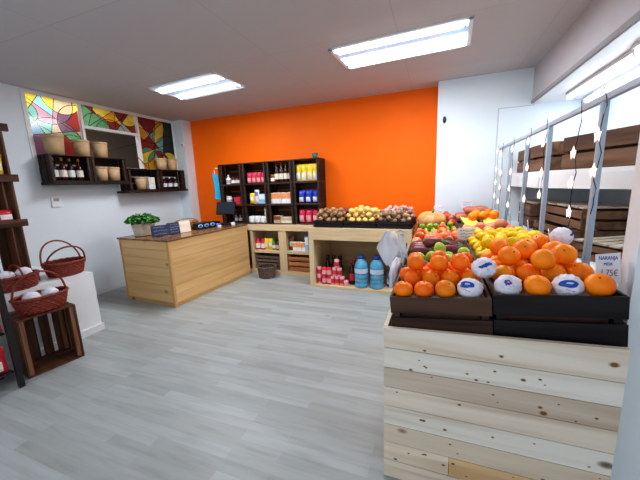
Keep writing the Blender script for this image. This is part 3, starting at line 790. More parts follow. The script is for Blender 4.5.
def wt():
    o = empty('wicker_tray')
    obj('woven_body', MB().lathe([(.11, 0), (.14, .12), (.133, .12), (.105, .008)], 28, sx=1.35, tint=.9), 'wicker_pale', o)
    obj('rim', MB().tube([(1.35*.139*math.cos(t), .139*math.sin(t), .122) for t in [2*PI*i/32 for i in range(32)]], .010, 6, True), 'wicker_pale', o)
    obj('handle', MB().tube([(1.35*.13*math.cos(PI*i/12), 0, .12+.05*math.sin(PI*i/12)) for i in range(13)], .008, 6), 'wicker_pale', o)
    return o
inst('wt', wt, (-3.64, 3.66, TZ), (0, 0, R(70)), 'tan wicker tray behind the pale wooden card on the counter', 'basket')
bx = thing('business_card_box', 'low black box with three pale blue ovals on the counter', 'box', (-3.385, 3.78, TZ), (0, 0, R(80)))
obj('box', MB().box((-.19, -.04, 0), (.19, .04, .10)), 'black', bx, bev=.004)
m = MB()
for i in (-1, 0, 1): m.lathe([(.024, 0), (.045, 0), (.045, .002), (.024, .002)], 18, Matrix.Translation((i*.115, -.042, .054)) @ Matrix.Rotation(R(90), 4, 'X'), sy=.62, caps=False)
obj('oval_marks', m, 'light blue pack', bx)
tag(obj('paper_roll', MB().lathe([(.008, 0), (.028, 0), (.028, .045), (.008, .045)], 16, caps=False), 'white pack', loc=(-3.17, 3.86, TZ)), 'small white paper roll at the front edge of the counter', 'roll')
inst('cup1', mk_can(.035, .055, 'white pack', 'white pack', 'bowl'), (-3.12, 4.14, TZ), (0, 0, 0), 'low white tub on the counter by the till', 'tub')
# till
po = thing('till_screen', 'black till with tilted touch screen at the far end of the counter', 'till', (-3.34, 4.28, TZ), (0, 0, R(12)))
obj('base', MB().box((-.12, -.10, 0), (.12, .11, .03)), 'black', po, bev=.006)
obj('neck', MB().tube([(0, .03, .03), (0, .05, .16), (0, .02, .24)], .028, 8), 'black', po)
Mx = Matrix.Translation((0, -.01, .27)) @ Matrix.Rotation(R(-18), 4, 'X')
scr = obj('screen', MB().box((-.165, -.02, -.10), (.165, .02, .115), Mx=Mx), 'black', po, bev=.006)
obj('display', MB().box((-.15, -.0215, -.085), (.15, -.0203, .10), Mx=Mx), 'screen', scr)
inst('cset', lambda: obj('card_reader', MB().box((-.045, -.06, 0), (.045, .06, .03)).box((-.035, -.045, .03), (.035, .0, .036), tint=8), 'cap_blue'), (-3.40, 4.10, TZ), (0, 0, R(20)), 'small blue card reader beside the till base', 'card reader')
tag(obj('cash_drawer', MB().box((-.16, -.14, 0), (.16, .14, .045)).box((-.15, -.144, .008), (.15, -.14, .036), tint=2.5), 'black', loc=(-3.72, 4.22, TZ), rot=(0, 0, R(5))), 'flat black drawer on the counter left of the till', 'drawer')

# ------------------------------------------------------------------ back shelf unit (light wood) under the dark crates
BU = thing('shelf_unit', 'light wood shelf unit with two bays against the orange wall', 'shelf', (0, 0, 0))
bx0, bx1, by0, by1 = -3.72, -1.735, 4.45, 4.885
obj('top_board', MB().box((bx0, by0-.01, .765), (bx1, by1, .858)), 'shelf_x', BU, bev=.003)
for x0, x1 in ((-3.02, -2.97), (-2.46, -2.32), (-1.86, -1.735), (bx0, bx0+.05)): obj('upright', MB().box((x0, by0, .07), (x1, by1-.02, .764)), 'shelf_z', BU, bev=.003)
for x0, x1 in ((-2.968, -2.462), (-2.318, -1.862)): obj('shelf_board', MB().box((x0, by0+.01, .37), (x1, by1-.02, .42)), 'shelf_x', BU, bev=.003)
obj('bottom_board', MB().box((bx0, by0, 0), (bx1, by1, .069)), 'shelf_x', BU, bev=.003)
obj('back_board', MB().box((bx0+.05, by1-.019, .07), (bx1, by1-.001, .764)), 'shelf_in', BU)
# contents upper bays
def row(key, bld, xs_, y, z, labs, cat, group=None, rz=0, jy=0.0):
    for x, l in zip(xs_, labs): inst(key, bld, (x, y+rnd.uniform(-jy, jy), z), (0, 0, rz+rnd.uniform(-.08, .08)), l, cat, group)
UZ = .421
row('rjar', mk_jar(.05, .19, 'red pack', 'cream label', 'crimson pack'), (-2.91, -2.805), 4.53, UZ, ['left of two red jars in the left bay of the shelf unit', 'right of two red jars in the left bay of the shelf unit'], 'jar', 'red jars in the shelf unit')
row('ybag', mk_packet(.085, .20, .06, 'yellow pack', 'white pack'), (-2.735, -2.655), 4.52, UZ, ['left of two yellow bags in the left bay of the shelf unit', 'right of two yellow bags in the left bay of the shelf unit'], 'bag', 'yellow bags in the shelf unit')
row('gbot', mk_bottle(.034, .19, 'green pack', 'cream label', 'green pack'), (-2.59,), 4.52, UZ, ['green bottle between yellow bags and dark jars in the shelf unit'], 'bottle')
row('djar', mk_jar(.04, .16, 'dark jar', 'pink pack', 'dark jar'), (-2.515,), 4.52, UZ, ['dark jar with pink label at the right end of the left bay'], 'jar')
row('djar', None, (-2.56,), 4.63, UZ, ['dark jar with pink label behind the green bottle in the shelf unit'], 'jar')
row('gpack', mk_packet(.09, .24, .06, 'brown jar', 'pale green tin'), (-2.265,), 4.55, UZ, ['brown and green packet in the right bay of the shelf unit'], 'packet')
row('obox', mk_box(.075, .15, .07, 'white pack', 'orange pack'), (-2.185, -2.105, -2.025), 4.53, UZ, [ORD[i]+' white and orange carton from the left in the right bay' for i in range(3)], 'carton', 'orange cartons in the shelf unit')
row('bcart', mk_box(.07, .25, .07, 'light blue pack', 'white pack'), (-1.955, -1.893), 4.55 , UZ, ['left of two light blue cartons in the right bay of the shelf unit', 'right of two light blue cartons in the right bay of the shelf unit'], 'carton', 'light blue cartons in the shelf unit') if False else None
for x, l in ((-1.965, 'left'), (-1.897, 'right')): inst('bcart', mk_box(.062, .25, .07, 'light blue pack', 'white pack'), (x, 4.53, UZ), (0, 0, 0), l+' of two light blue cartons in the right bay of the shelf unit', 'carton', 'light blue cartons in the shelf unit')
# lower bays: baskets and a crate
inst('gbk', lambda: tray(.47, .36, .24, 'grey_wicker', 'grey_wicker', 4, name='slatted_basket', gap=.012), (-2.715, 4.66, .071), (0, 0, 0), 'grey brown slatted basket in the lower left bay of the shelf unit', 'basket')
inst('ocr', lambda: tray(.44, .36, .245, 'orange_crate', 'orange_crate', 3), (-2.09, 4.66, .071), (0, 0, 0), 'orange brown wooden crate in the lower right bay of the shelf unit', 'crate')
wbk = inst('wbin', basket(.155, .145, .19, .0, 'waste_basket', nh=0, mat='grey_wicker'), (-2.62, 4.27, 0), (0, 0, 0), 'small dark wicker basket on the floor before the shelf unit', 'basket')

# dark crate wall
SX = [-3.67, -3.185, -2.695, -2.205, -1.72]; SZ = [.859, 1.197, 1.557]
RN = ['bottom', 'middle', 'top']; CN = ['first', 'second', 'third', 'fourth']
for c in range(4):
    for r in range(3):
        h = [.336, .358, .366][r]
        inst('dc%d' % r, (lambda h=h: cubby(.478, .29, h, 'brown_x', 'dark_wood_y', name='display_crate')), ((SX[c]+SX[c+1])/2, 4.715, SZ[r]), (0, 0, 0),
             f'dark display crate in the {RN[r]} row, {CN[c]} from the left, on the orange wall', 'crate', 'dark crates stacked against the orange wall')
def place(c, r): return (SX[c]+SX[c+1])/2, SZ[r]+.0145
YS = 4.668
def nrow(key, bld, c, r, n, pitch, x0, what, cat, y=YS, dz=0, where=None):
    x, z = place(c, r); where = where or f'the {CN[c]} {RN[r]}-row wall crate'
    for i in range(n):
        lab = f'{ORD[i]} {what} from the left in {where}' if n > 1 else f'{what} in {where}'
        inst(key, bld, (x+x0+i*pitch, y, z+dz), (0, 0, rnd.uniform(-.06, .06)), lab, cat, f'{what}s in {where}' if n > 1 else None)
nrow('p_wb', mk_bottle(.045, .17, 'white pack', 'steel grey', 'white pack'), 0, 2, 1, .1, -.10, 'white bottle', 'bottle')
nrow('p_gj', mk_jar(.038, .12, 'brown jar', 'white pack', 'dark jar'), 0, 2, 3, .085, .0, 'small brown and white jar', 'jar')
nrow('p_red', mk_packet(.10, .185, .07, 'crimson pack', 'pink pack', lz=.08, lh=.42), 1, 2, 4, .095, -.135, 'crimson packet', 'packet')
nrow('p_dj', mk_bottle(.043, .31, 'dark jar', 'cream label', 'brown jar', neck=.55), 2, 2, 4, .088, -.09, 'dark bottle with cream label', 'bottle', y=4.69)
nrow('p_sj', mk_jar(.045, .13, 'brown jar', 'cream label', 'gold foil'), 2, 2, 1, .1, -.165, 'small jar with cream label', 'jar', y=4.672)
nrow('p_yb', mk_packet(.105, .27, .07, 'yellow pack', 'white pack', lz=.04, lh=.46), 3, 2, 4, .102, -.16, 'yellow and white bag', 'bag')
nrow('p_wj', mk_jar(.055, .15, 'white pack', 'steel grey', 'white pack'), 0, 1, 1, .1, -.12, 'white jar', 'jar')
nrow('p_rb', mk_box(.14, .13, .08, 'crimson pack', 'red pack', 'carton'), 0, 1, 1, .1, .075, 'red box', 'box')
nrow('p_rt', mk_can(.035, .10, 'red pack', 'white pack', 'tin'), 0, 1, 1, .1, .19, 'red tin', 'tin')
nrow('p_ybt', mk_packet(.10, .19, .07, 'yellow pack', 'white pack'), 1, 1, 1, .1, -.11, 'yellow packet', 'packet')
nrow('p_pur', mk_packet(.095, .25, .06, 'white pack', 'purple pack', lz=.55, lh=.3), 1, 1, 1, .1, -.01, 'white and purple packet', 'packet')
nrow('p_lb', mk_box(.14, .17, .08, 'light blue pack', 'white pack', 'carton'), 1, 1, 1, .1, .12, 'light blue box', 'box')
nrow('p_wo', mk_box(.098, .185, .09, 'white pack', 'orange pack', 'carton'), 2, 1, 4, .103, -.155, 'white and orange carton', 'carton')
nrow('p_bl', mk_packet(.12, .21, .09, 'blue pack', 'white pack', lz=.1, lh=.38), 3, 1, 3, .125, -.12, 'blue bag', 'bag')
nrow('p_cup', mk_can(.06, .12, 'white pack', 'white pack', 'tub'), 1, 0, 3, .122, -.145, 'white tub', 'tub')
for i, lab in enumerate(('lowest', 'second', 'third', 'topmost')):
    x, z = place(1, 0); inst('p_tin', mk_can(.05, .068, 'pale green tin', 'cream label', 'tin'), (x+.172, YS-.0, z+i*.0685), (0, 0, 0), lab+' pale green tin of the stack in the second bottom crate', 'tin', 'pale green tins stacked in a crate')
nrow('p_cb', mk_box(.13, .13, .12, 'cardboard', 'brown jar', 'carton'), 2, 0, 1, .1, -.10, 'brown box', 'box')
nrow('p_cc', mk_box(.20, .105, .10, 'cream label', 'cardboard', 'carton'), 2, 0, 1, .1, .075, 'wide cream box', 'box')
nrow('p_crb', mk_packet(.125, .24, .09, 'crimson pack', 'pink pack', lz=.10, lh=.46), 3, 0, 3, .125, -.13, 'crimson bag', 'bag')
nrow('p_dk', mk_bottle(.035, .2, 'dark jar', 'steel grey', 'dark jar'), 0, 0, 3, .09, .0, 'dark bottle', 'bottle')
# things on and beside the crate wall
hk = thing('blue_cloth', 'bright blue cloth hanging at the left end of the crate wall', 'cloth', (-3.755, 4.60, 1.32))
obj('cloth', MB().grid(lambda u, v: (-.065+.12*u+.01*math.sin(v*5), .0+.018*math.sin(u*14+v*2), v*.46-.02*u), 16, 10), 'cyan cloth', hk)
obj('hanging_hook', MB().tube([(.075, .0, .545), (-.01, .0, .545), (-.02, 0, .50), (-.01, .0, .44)], .009, 6), 'white pack', hk)
tp_ = thing('teal_pot', 'small teal pot on top of the crate wall at its right end', 'pot', (-1.82, 4.66, 1.924))
obj('body', MB().lathe([(.035, 0), (.05, .07), (.044, .07), (.03, .01)], 16), 'teal pot', tp_); obj('rim', MB().tube([(.048*math.cos(2*PI*i/20), .048*math.sin(2*PI*i/20), .07) for i in range(20)], .005, 6, True), 'teal pot', tp_)

# ------------------------------------------------------------------ wide light wood bin with bottles below and tubers on top
BB = thing('wide_bin', 'wide light wood open bin carrying potato crates, bottles in its recess', 'shelf', (-1.725, 4.02, 0), (0, 0, R(-2.0)))
BW, BD, BH = 1.465, .80, .893
obj('front_rail', MB().box((0, 0, .715), (BW, .03, BH)), 'shelf_x', BB, bev=.003)
obj('side_panel', MB().box((0, 0, .0), (.075, BD, .714)), 'shelf_z', BB, bev=.003); obj('side_panel', MB().box((BW-.06, 0, .0), (BW, BD, .714)), 'shelf_z', BB, bev=.003)
obj('top_board', MB().box((0, .031, BH-.03), (BW, BD, BH-.001)), 'shelf_x', BB)
obj('bottom_board', MB().box((.0755, 0, 0), (BW-.061, BD-.02, .035)), 'shelf_x', BB, bev=.003); obj('back_board', MB().box((.0755, BD-.02, .036), (BW-.061, BD, BH-.031)), 'shelf_in', BB)
mb2 = Matrix.Translation((-1.725, 4.02, 0)) @ Matrix.Rotation(R(-2.0), 4, 'Z')
def inbin(x, y, z=.036): p = mb2 @ Vector((x, y, z)); return (p.x, p.y, p.z)
def jug():
    o = empty('water_jug')
    pr = [(.086, 0), (.096, .015), (.096, .06), (.088, .07), (.096, .08), (.096, .12), (.088, .13), (.096, .14), (.096, .18), (.088, .19), (.096, .20), (.096, .30), (.082, .36), (.050, .40), (.042, .415)]
    obj('body', MB().lathe(pr, 24), 'water', o); obj('cap', MB().lathe([(.046, .412), (.048, .455), (.042, .462)], 18), 'cap_blue', o)
    obj('printed_label', MB().lathe([(.0965, .215), (.0965, .28)], 24, caps=False), 'jug_label', o)
    obj('handle', MB().tube([(.06*math.cos(PI*i/10), 0, .405+.055*math.sin(PI*i/10)) for i in range(11)], .007, 6), 'cap_blue', o)
    return o
inst('jug', jug, inbin(.765, .10), (0, 0, .3), 'left of two large blue water jugs in the wide bin', 'bottle', 'large blue water jugs')
inst('jug', jug, inbin(.985, .11), (0, 0, .1), 'right of two large blue water jugs in the wide bin', 'bottle', 'large blue water jugs')
cola = mk_bottle(.046, .37, 'cola', 'red pack', 'red pack')
inst('cola', cola, inbin(.605, .17), (0, 0, 0), 'dark cola bottle with red label left of the water jugs', 'bottle', 'cola bottles in the wide bin')
inst('cola', cola, inbin(.62, .30), (0, 0, 0), 'dark cola bottle with red label behind the front cola bottle', 'bottle', 'cola bottles in the wide bin')
can = mk_can(.037, .128, 'red pack', 'pink pack'); pcan = mk_can(.037, .128, 'pink pack', 'red pack')
k = 0
for x in (.205, .281):
    for z, l in ((.036, 'lower'), (.1645, 'upper')):
        inst('rcan', can, inbin(x, .07, z), (0, 0, 0), f'{l} red can of the {"left" if x < .25 else "right"} pair beside the pink cans', 'can', 'red cans in the wide bin')
for j, z in enumerate((.036, .1645, .293)):
    inst('pcan', pcan, inbin(.12, .08, z), (0, 0, 0), ('lowest', 'middle', 'topmost')[j]+' pink can of the stack at the left end of the bin', 'can', 'pink cans in the wide bin') if j < 2 else None
for j, (n, z) in enumerate(((3, .036), (2, .1645), (1, .293))):
    for i in range(n):
        inst('pcan', pcan, inbin(.40+(i-(n-1)/2)*.0755, .09, z), (0, 0, 0), f'{("left", "middle", "right")[i if n == 3 else i*2] if n > 1 else "top"} pink can in the {("bottom", "middle", "top")[j]} row of the can pyramid', 'can', 'pink cans in the wide bin')
gb = mk_bottle(.045, .40, 'black glass', 'green pack', 'black glass', neck=.6)
for i, x in enumerate((.20, .30, .40)): inst('gcola', gb, inbin(x, .24), (0, 0, 0), ORD[i]+' dark bottle with green label from the left behind the cans', 'bottle', 'dark green bottles in the wide bin')
tag(obj('pink_can', MB().lathe([(.03, 0), (.034, .006), (.034, .075), (.03, .08)], 14), 'pink pack', loc=inbin(.545, .065)), 'short pink can between the can pyramid and cola bottle', 'can')
row('bl5', mk_bottle(.045, .26, 'blue pack', 'white pack', 'blue pack'), (inbin(1.15, .2)[0], inbin(1.26, .2)[0]), 4.2, .036, ['dark blue bottle right of the water jugs, nearer them', 'dark blue bottle right of the water jugs, farther from them'], 'bottle')
# ------------------------------------------------------------------ fruit
def heap(x0, x1, y0, y1, r, n, floor=0.0, seeds=(), pull=.35, cx=None, cy=None, seed=1, ntry=240, zmax=9):
    """drop n balls of radius r, each into the lowest free hollow; slight pull to the middle makes a mound"""
    q = random.Random(seed); pts = [Vector(s) for s in seeds]; out = []
    cx = (x0+x1)/2 if cx is None else cx; cy = (y0+y1)/2 if cy is None else cy
    D = 2*r*1.015
    for i in range(n):
        best = None
        for t in range(ntry):
            x = q.uniform(x0+r, x1-r); y = q.uniform(y0+r, y1-r); z = floor+r
            for p in pts:
                d2 = (p.x-x)**2+(p.y-y)**2
                if d2 < D*D: z = max(z, p.z+math.sqrt(D*D-d2))
            cost = z+pull*math.hypot(x-cx, y-cy)*.25
            if z+r > zmax: continue
            if best is None or cost < best[0]: best = (cost, Vector((x, y, z)))
        if best: pts.append(best[1]); out.append(best[1])
    return out
def carpet(x0, x1, y0, y1, r, floor, seeds=(), q=None, jit=.10, pitch=1.0):
    """one even staggered layer of balls between the crate walls, leaving out places already taken"""
    q = q or random.Random(3); out = []; W = x1-x0; nx = max(1, int(W/(2.01*r))); slack = W-nx*2.005*r
    py = math.sqrt(max((2.01*r)**2-slack**2, (1.74*r)**2))*pitch; ny = max(1, int((y1-y0-2*r)/py+1e-6)+1)
    for j in range(ny):
        for i in range(nx):
            p = Vector((x0+r+i*2.005*r+(slack if j % 2 else 0), y0+r+j*py, floor+r))
            if all((p-Vector(k)).length > 1.95*r for k in list(seeds)+out): out.append(p+Vector((0, 0, q.uniform(0, jit*r))))
    return out
def heap2(x0, x1, y0, y1, r, top, floor, seeds=(), seed=1, pitch=1.0, **k):
    a = carpet(x0, x1, y0, y1, r, floor, seeds, random.Random(seed), pitch=pitch)
    return a+heap(k.get('hx0', x0), k.get('hx1', x1), k.get('hy0', y0), k.get('hy1', y1), r, top, floor, list(seeds)+a, pull=k.get('pull', .1), cx=k.get('cx'), cy=k.get('cy'), seed=seed)
def round_fruit(name, r, mat, sx=1, sz=.93, stem=True, dimple=.14, fn=None, seg=16):
    def b():
        o = empty(name)
        def f(v):
            k = 1-dimple*math.exp(-((1-abs(v.z))*9)) if v.z > 0 else 1-dimple*.5*math.exp(-((1-abs(v.z))*12))
            w = Vector((v.x, v.y, v.z*k))
            return fn(w) if fn else w
        obj('flesh', MB().ball((0, 0, 0), (r*sx, r*sx, r*sz), seg, 12, fn=f), mat, o)
        if stem: obj('stem', MB().lathe([(r*.09, r*sz*(1-dimple)-.003), (r*.06, r*sz*(1-dimple)+.004)], 6), 'stem', o)
        return o
    return b
def solid(name, mb_fn, mat):
    def b(): return obj(name, mb_fn(), mat)
    return b
def rrot(q, tilt=.9): return (q.uniform(-tilt, tilt), q.uniform(-tilt, tilt), q.uniform(0, 6.28))

# the long display bin
BX0, BX1, BY0, BY1 = -.21, .685, 1.34, 4.62
DB = thing('display_bin', 'long pale pine bin with boarded front carrying the fruit crates', 'display stand', (BX0, BY0, 0))
W_ = BX1-BX0; dep = BY1-BY0
fp = MB(); n = 8; hs = .105
tints = [(.98, .98, 1.0), (1.0, 1.06, 1.14), (.80, .76, .74), (.95, .93, .92), (1.02, 1.08, 1.16), (.90, .84, .80), (1.02, 1.04, 1.06), (.96, .94, .92)]
for i in range(n):
    z1 = .828-i*.1035; z0 = z1-.1005
    tt = tints[i]
    if i == 0:
        b = len(fp.v); fp.add([(0, 0, z0), (W_, 0, z0), (W_, .02, z0), (0, .02, z0), (0, 0, .826), (W_, 0, .862), (W_, .02, .862), (0, .02, .826)], [(0,3,2,1),(4,5,6,7),(0,1,5,4),(1,2,6,5),(2,3,7,6),(3,0,4,7)], 0, tt)
    elif i == 6:
        fp.box((0, 0, z0), (W_*.34, .02, z1), 0, (1.02, 1, .95)); fp.box((W_*.34+.002, 0, z0), (W_, .02, z1), 0, (.92, .72, .48))
    else: fp.box((0, 0, max(0, z0)), (W_, .02, z1), 0, tt)
kq = random.Random(31)
for i in range(56):
    x, z, r = kq.uniform(.02, W_-.02), kq.uniform(.02, .80), kq.uniform(.0022, .0058)
    if i in (3, 17): r = .009
    if any(abs(z-(.828-k*.1035)) < r+.004 for k in range(9)): continue
    fp.add([(x+r*1.35*math.cos(-a*PI/5), -.0004, z+r*math.sin(-a*PI/5)) for a in range(10)], [tuple(range(9, -1, -1))], 0, (.26, .17, .11))
    fp.add([(x+r*2.1*math.cos(-a*PI/5), -.0002, z+r*1.35*math.sin(-a*PI/5)) for a in range(10)], [tuple(range(9, -1, -1))], 0, (.72, .62, .52))
obj('front_panel', fp, 'pine_x', DB)
sp = MB(); sp2 = MB()
for i in range(8):
    z1 = .828-i*.1035; z0 = z1-.1015
    sp.box((-.002, .021, max(0, z0)), (.018, dep, z1), jit=.08); sp2.box((W_-.018, .021, max(0, z0)), (W_+.002, dep, z1 if i else .79), jit=.08)
obj('side_panel', sp, 'pine_y', DB, bev=.0015); obj('side_panel', sp2, 'pine_y', DB, bev=.0015)
obj('corner_post', MB().box((.019, .021, 0), (.05, .05, .74)), 'ctr_z', DB); obj('corner_post', MB().box((W_-.05, .021, 0), (W_-.019, .05, .74)), 'ctr_z', DB)
TILT = R(4.6)
DM = Matrix.Translation((BX0+.018, 0, .772)) @ Matrix.Rotation(-TILT, 4, 'Y')
bed = MB().box((.02, BY0+.025, -.016), (W_-.02, BY1, -.001), Mx=Matrix.Translation((.0, -BY0, .7690)) @ Matrix.Rotation(-TILT, 4, 'Y'))
obj('bed_board', bed, 'pine_y', DB)
def dpos(x, y, z): p = DM @ Vector((x, y, z)); return (p.x, p.y, p.z)
DROT = (0, -TILT, 0)
# crates: columns left (0.015..0.435) and right (0.445..0.885) in display coordinates
LX, RX = .016, .876
LXc, LW = .232, .428; RXc, RW = .672, .444
def dcrate(key, xc, yc, w, d, h, mx, my, label, fill=None):
    return inst(key, lambda: tray(w, d, h, mx, my, 2, fill if fill else h-.03), dpos(xc, yc, .001), DROT, label, 'crate', 'slatted crates on the fruit display')
dcrate('k1', LXc, 1.655, LW, .54, .19, 'brown_x', 'brown_y', 'brown slatted crate at the front of the display, holding loose tangerines')
dcrate('k2', RXc, 1.70, RW, .63, .205, 'black_wood', 'black_wood', 'black slatted crate at the front of the display, holding oranges')
dcrate('k3', LXc, 2.225, LW, .58, .195, 'brown_x', 'brown_y', 'brown display crate of green pears and dark aubergines')
dcrate('k4', RXc, 2.385, RW, .72, .195, 'brown_x', 'brown_y', 'brown display crate holding yellow lemons')
dcrate('k5', LXc, 2.845, LW, .64, .195, 'brown_x', 'brown_y', 'brown display crate of red apples and brown kiwis')
dcrate('k6', RXc, 3.075, RW, .64, .195, 'brown_x', 'brown_y', 'brown display crate holding peaches and red mangoes')
dcrate('k7', LXc, 3.50, LW, .65, .195, 'brown_x', 'brown_y', 'brown display crate of green limes with a large pumpkin behind')
dcrate('k8', RXc, 3.705, RW, .60, .195, 'brown_x', 'brown_y', 'brown display crate holding bananas')
dcrate('k9', LXc, 4.20, LW, .72, .195, 'brown_x', 'brown_y', 'brown display crate of red tomatoes by the white wall')
dcrate('k10', RXc, 4.295, RW, .56, .195, 'brown_x', 'brown_y', 'brown display crate of red sweet potatoes by the white wall')

Fq = random.Random(11)
# tangerines: a neat front row, then the mound
rT = .046
tan_b = round_fruit('tangerine', rT, 'tangerine', dimple=.1)
fl = .1605
frontT = [(.078, 1.446, fl+rT), (.172, 1.448, fl+rT)]
wrapT = (.368, 1.452, fl+rT+.005); t3 = (.266, 1.447, fl+rT+.002)
LT = ['leftmost tangerine in the front row of the brown front crate', 'second tangerine from the left in the front row of the brown front crate', 'tangerine beside the paper wrapped one in the front row of the brown crate']
for p, l in zip(frontT+[t3], LT): inst('tan', tan_b, dpos(*p), rrot(Fq), l, 'fruit', 'tangerines in the brown front crate')
def wrapped(r, seed, logo, kind=0):
    """fruit in crumpled tissue: pleats gather towards a twist behind, a blue print covers part of the front"""
    az, el, size = logo
    Rm = Matrix.Rotation(az, 3, 'Z') @ Matrix.Rotation(el, 3, 'X')
    tw = (Rm @ Vector((.75, .45, .5))).normalized()
    def b():
        o = empty('wrapped_orange')
        def f(v):
            d = v.normalized(); k = d.dot(tw)
            ax = math.atan2(d.cross(tw).z, d.cross(tw).x)
            pleat = .022*math.sin(ax*9+seed)*max(0, k+.4)
            cr = .05*(1-2*abs(noise.noise(d*2.6+Vector((seed, 0, 0)))))+.035*noise.noise(d*6+Vector((0, seed, 0)))
            return d*(.93+cr+pleat+(.16*max(0, k-.9)/.1 if k > .9 else 0))
        obj('paper_wrap', MB().ball((0, 0, 0), (r*1.08, r, r), 56, 40, fn=f), 'paper', o)
        sc = Vector((1.08, 1, 1))
        def patch(name, cx_, cz_, rx, rz, mat, wob=.25, off=.0012):
            def g(u, v):
                a = 2*PI*u; w = 1+wob*noise.noise(Vector((math.cos(a)*1.5+seed, math.sin(a)*1.5, cx_*3)))
                d = Rm @ Vector((cx_+v*rx*w*math.cos(a), -1, cz_+v*rz*w*math.sin(a))); d.normalize()
                q = f(d)*r*1.004; q = Vector((q.x*1.08, q.y, q.z))+d*off
                return tuple(q)
            obj(name, MB().grid(g, 28, 5), mat, o)
        if kind == 0:      # one big blotch, cut by the folds, with small lettering below
            patch('printed_logo', -.10, .10, size*1.15, size*.55, 'blue_print'); patch('pale_mark', .0, .12, size*.35, size*.14, 'chalk_line', .4, .0018)
            for i in range(5): patch('small_print', -.25+i*.13, -.42-.05*i, .05, .03, 'navy_ink', .5)
        elif kind == 1:    # little emblem and scattered violet print
            patch('printed_logo', -.02, .25, size*.45, size*.6, 'navy_ink', .6); patch('pale_mark', .02, .27, size*.16, size*.2, 'garlic', .6, .0018)
            for i in range(6): patch('small_print', -.5+i*.17, -.30+.12*(i % 3), .045, .02, 'blue_print', .5)
        else:              # slanting blue band
            for i in range(4): patch('printed_logo', -.42+i*.26, -.12+i*.10, size*.42, size*.26, 'blue_print', .5)
            patch('small_print', .1, -.42, .12, .03, 'navy_ink', .5)
        return o
    return b
inst('wrT', wrapped(.050, 1.0, (R(-18), R(-36), .62), 0), dpos(*wrapT), DROT, 'paper wrapped fruit with blue logo at the right of the brown front crate', 'fruit', 'paper wrapped oranges')
seedsT = frontT+[t3, wrapT]
ptsT = heap2(.031, .433, 1.475, 1.905, rT, 7, fl, seedsT, seed=5, pitch=.98, hy0=1.52, cx=.22, cy=1.72)
for p in ptsT: inst('tan', tan_b, dpos(*p), rrot(Fq), 'loose tangerine heaped behind the front row of the brown front crate', 'fruit', 'tangerines in the brown front crate')
# oranges
rO = .0495; flO = .1755
or_b = round_fruit('orange', rO, 'orange', dimple=.1, sz=.96)
wrO = [((.518, 1.455, flO+rO), (R(-8), R(-22), .5), 2.0, 'paper wrapped fruit with small blue print, leftmost in the black front crate'), ((.7285, 1.455, flO+rO), (R(-6), R(-24), .62), 5.0, 'paper wrapped orange with big round blue logo in the black front crate')]
frO = [((.6235, 1.450, flO+rO), 'orange between the two paper wrapped ones in the black front crate'), ((.831, 1.452, flO+rO+.004), 'rightmost orange in the front row of the black crate, beside the price sign')]
for i, (p, lg, sd, l) in enumerate(wrO): inst('wrO%d' % i, wrapped(.0505 if i else .050, sd, lg, 0 if i else 1), dpos(*p), DROT, l, 'fruit', 'paper wrapped oranges')
for p, l in frO: inst('ora', or_b, dpos(*p), rrot(Fq), l, 'fruit', 'oranges in the black front crate')
ptsO = heap2(.465, .879, 1.475, 1.99, rO, 8, flO, [a[0] for a in wrO]+[a[0] for a in frO], seed=8, hy0=1.53, pull=.02)
for p in ptsO: inst('ora', or_b, dpos(*p), rrot(Fq), 'loose orange heaped behind the front row of the black front crate', 'fruit', 'oranges in the black front crate')
# the wrapped one on top between the two heaps, resting in the hollow
allp = [Vector(p) for p in seedsT]+ptsT+[Vector(a[0]) for a in wrO+frO]+ptsO
def rest(x, y, r, others):
    z = 0
    for p, rr in others:
        d2 = (p.x-x)**2+(p.y-y)**2; D = (r+rr)*1.02
        if d2 < D*D: z = max(z, p.z+math.sqrt(D*D-d2))
    return z
others = [(p, rO) for p in allp]
bz = min(((rest(x/100, y/100, .052, others), x/100, y/100) for x in range(39, 45) for y in range(155, 164)), key=lambda t: t[0]+abs(t[1]-.42)*.3+abs(t[2]-1.58)*.3)
inst('wrM', wrapped(.051, 9.0, (R(5), R(-28), .6), 2), dpos(bz[1], bz[2], bz[0]), DROT, 'paper wrapped fruit with blue print lying on top between the two front heaps', 'fruit', 'paper wrapped oranges')
bz2 = min(((rest(x/100, y/100, .052, others+[(Vector((bz[1], bz[2], bz[0])), .051)]), x/100, y/100) for x in range(70, 85) for y in range(188, 197)), key=lambda t: t[0]-t[1]*.1)
inst('wrM', None, dpos(bz2[1], bz2[2], bz2[0]), (0, 0, R(60)), 'paper wrapped fruit at the back right of the orange heap beside the posts', 'fruit', 'paper wrapped oranges')
# green pears, dark aubergines
rP = .038; f3 = .1655
def pear_fn(v): return Vector((v.x*(1-.28*max(0, v.z)), v.y*(1-.28*max(0, v.z)), v.z*1.18))
pe_b = round_fruit('green_pear', rP, 'pear', sz=1.0, dimple=.1, fn=pear_fn)
topP = [(.10, 2.005, f3+rP+.01, 'leftmost green pear behind the tangerine heap'), (.205, 2.0, f3+rP+.03, 'green pear standing highest behind the tangerine heap'), (.293, 2.005, f3+rP+.01, 'green pear right of the highest one behind the tangerines'), (.386, 2.005, f3+rP+.01, 'rightmost green pear behind the tangerine heap')]
for x, y, z, l in topP: inst('pear', pe_b, dpos(x, y, z), (R(70), R(20), Fq.uniform(0, 6)), l, 'fruit', 'green pears on the display')
for p in heap(.03, .436, 1.965, 2.15, rP*1.1, 5, f3, [t[:3] for t in topP], seed=4, pull=.2): inst('pear', pe_b, dpos(*p), rrot(Fq, 1.4), 'green pear in the crate of pears and aubergines behind the tangerines', 'fruit', 'green pears on the display')
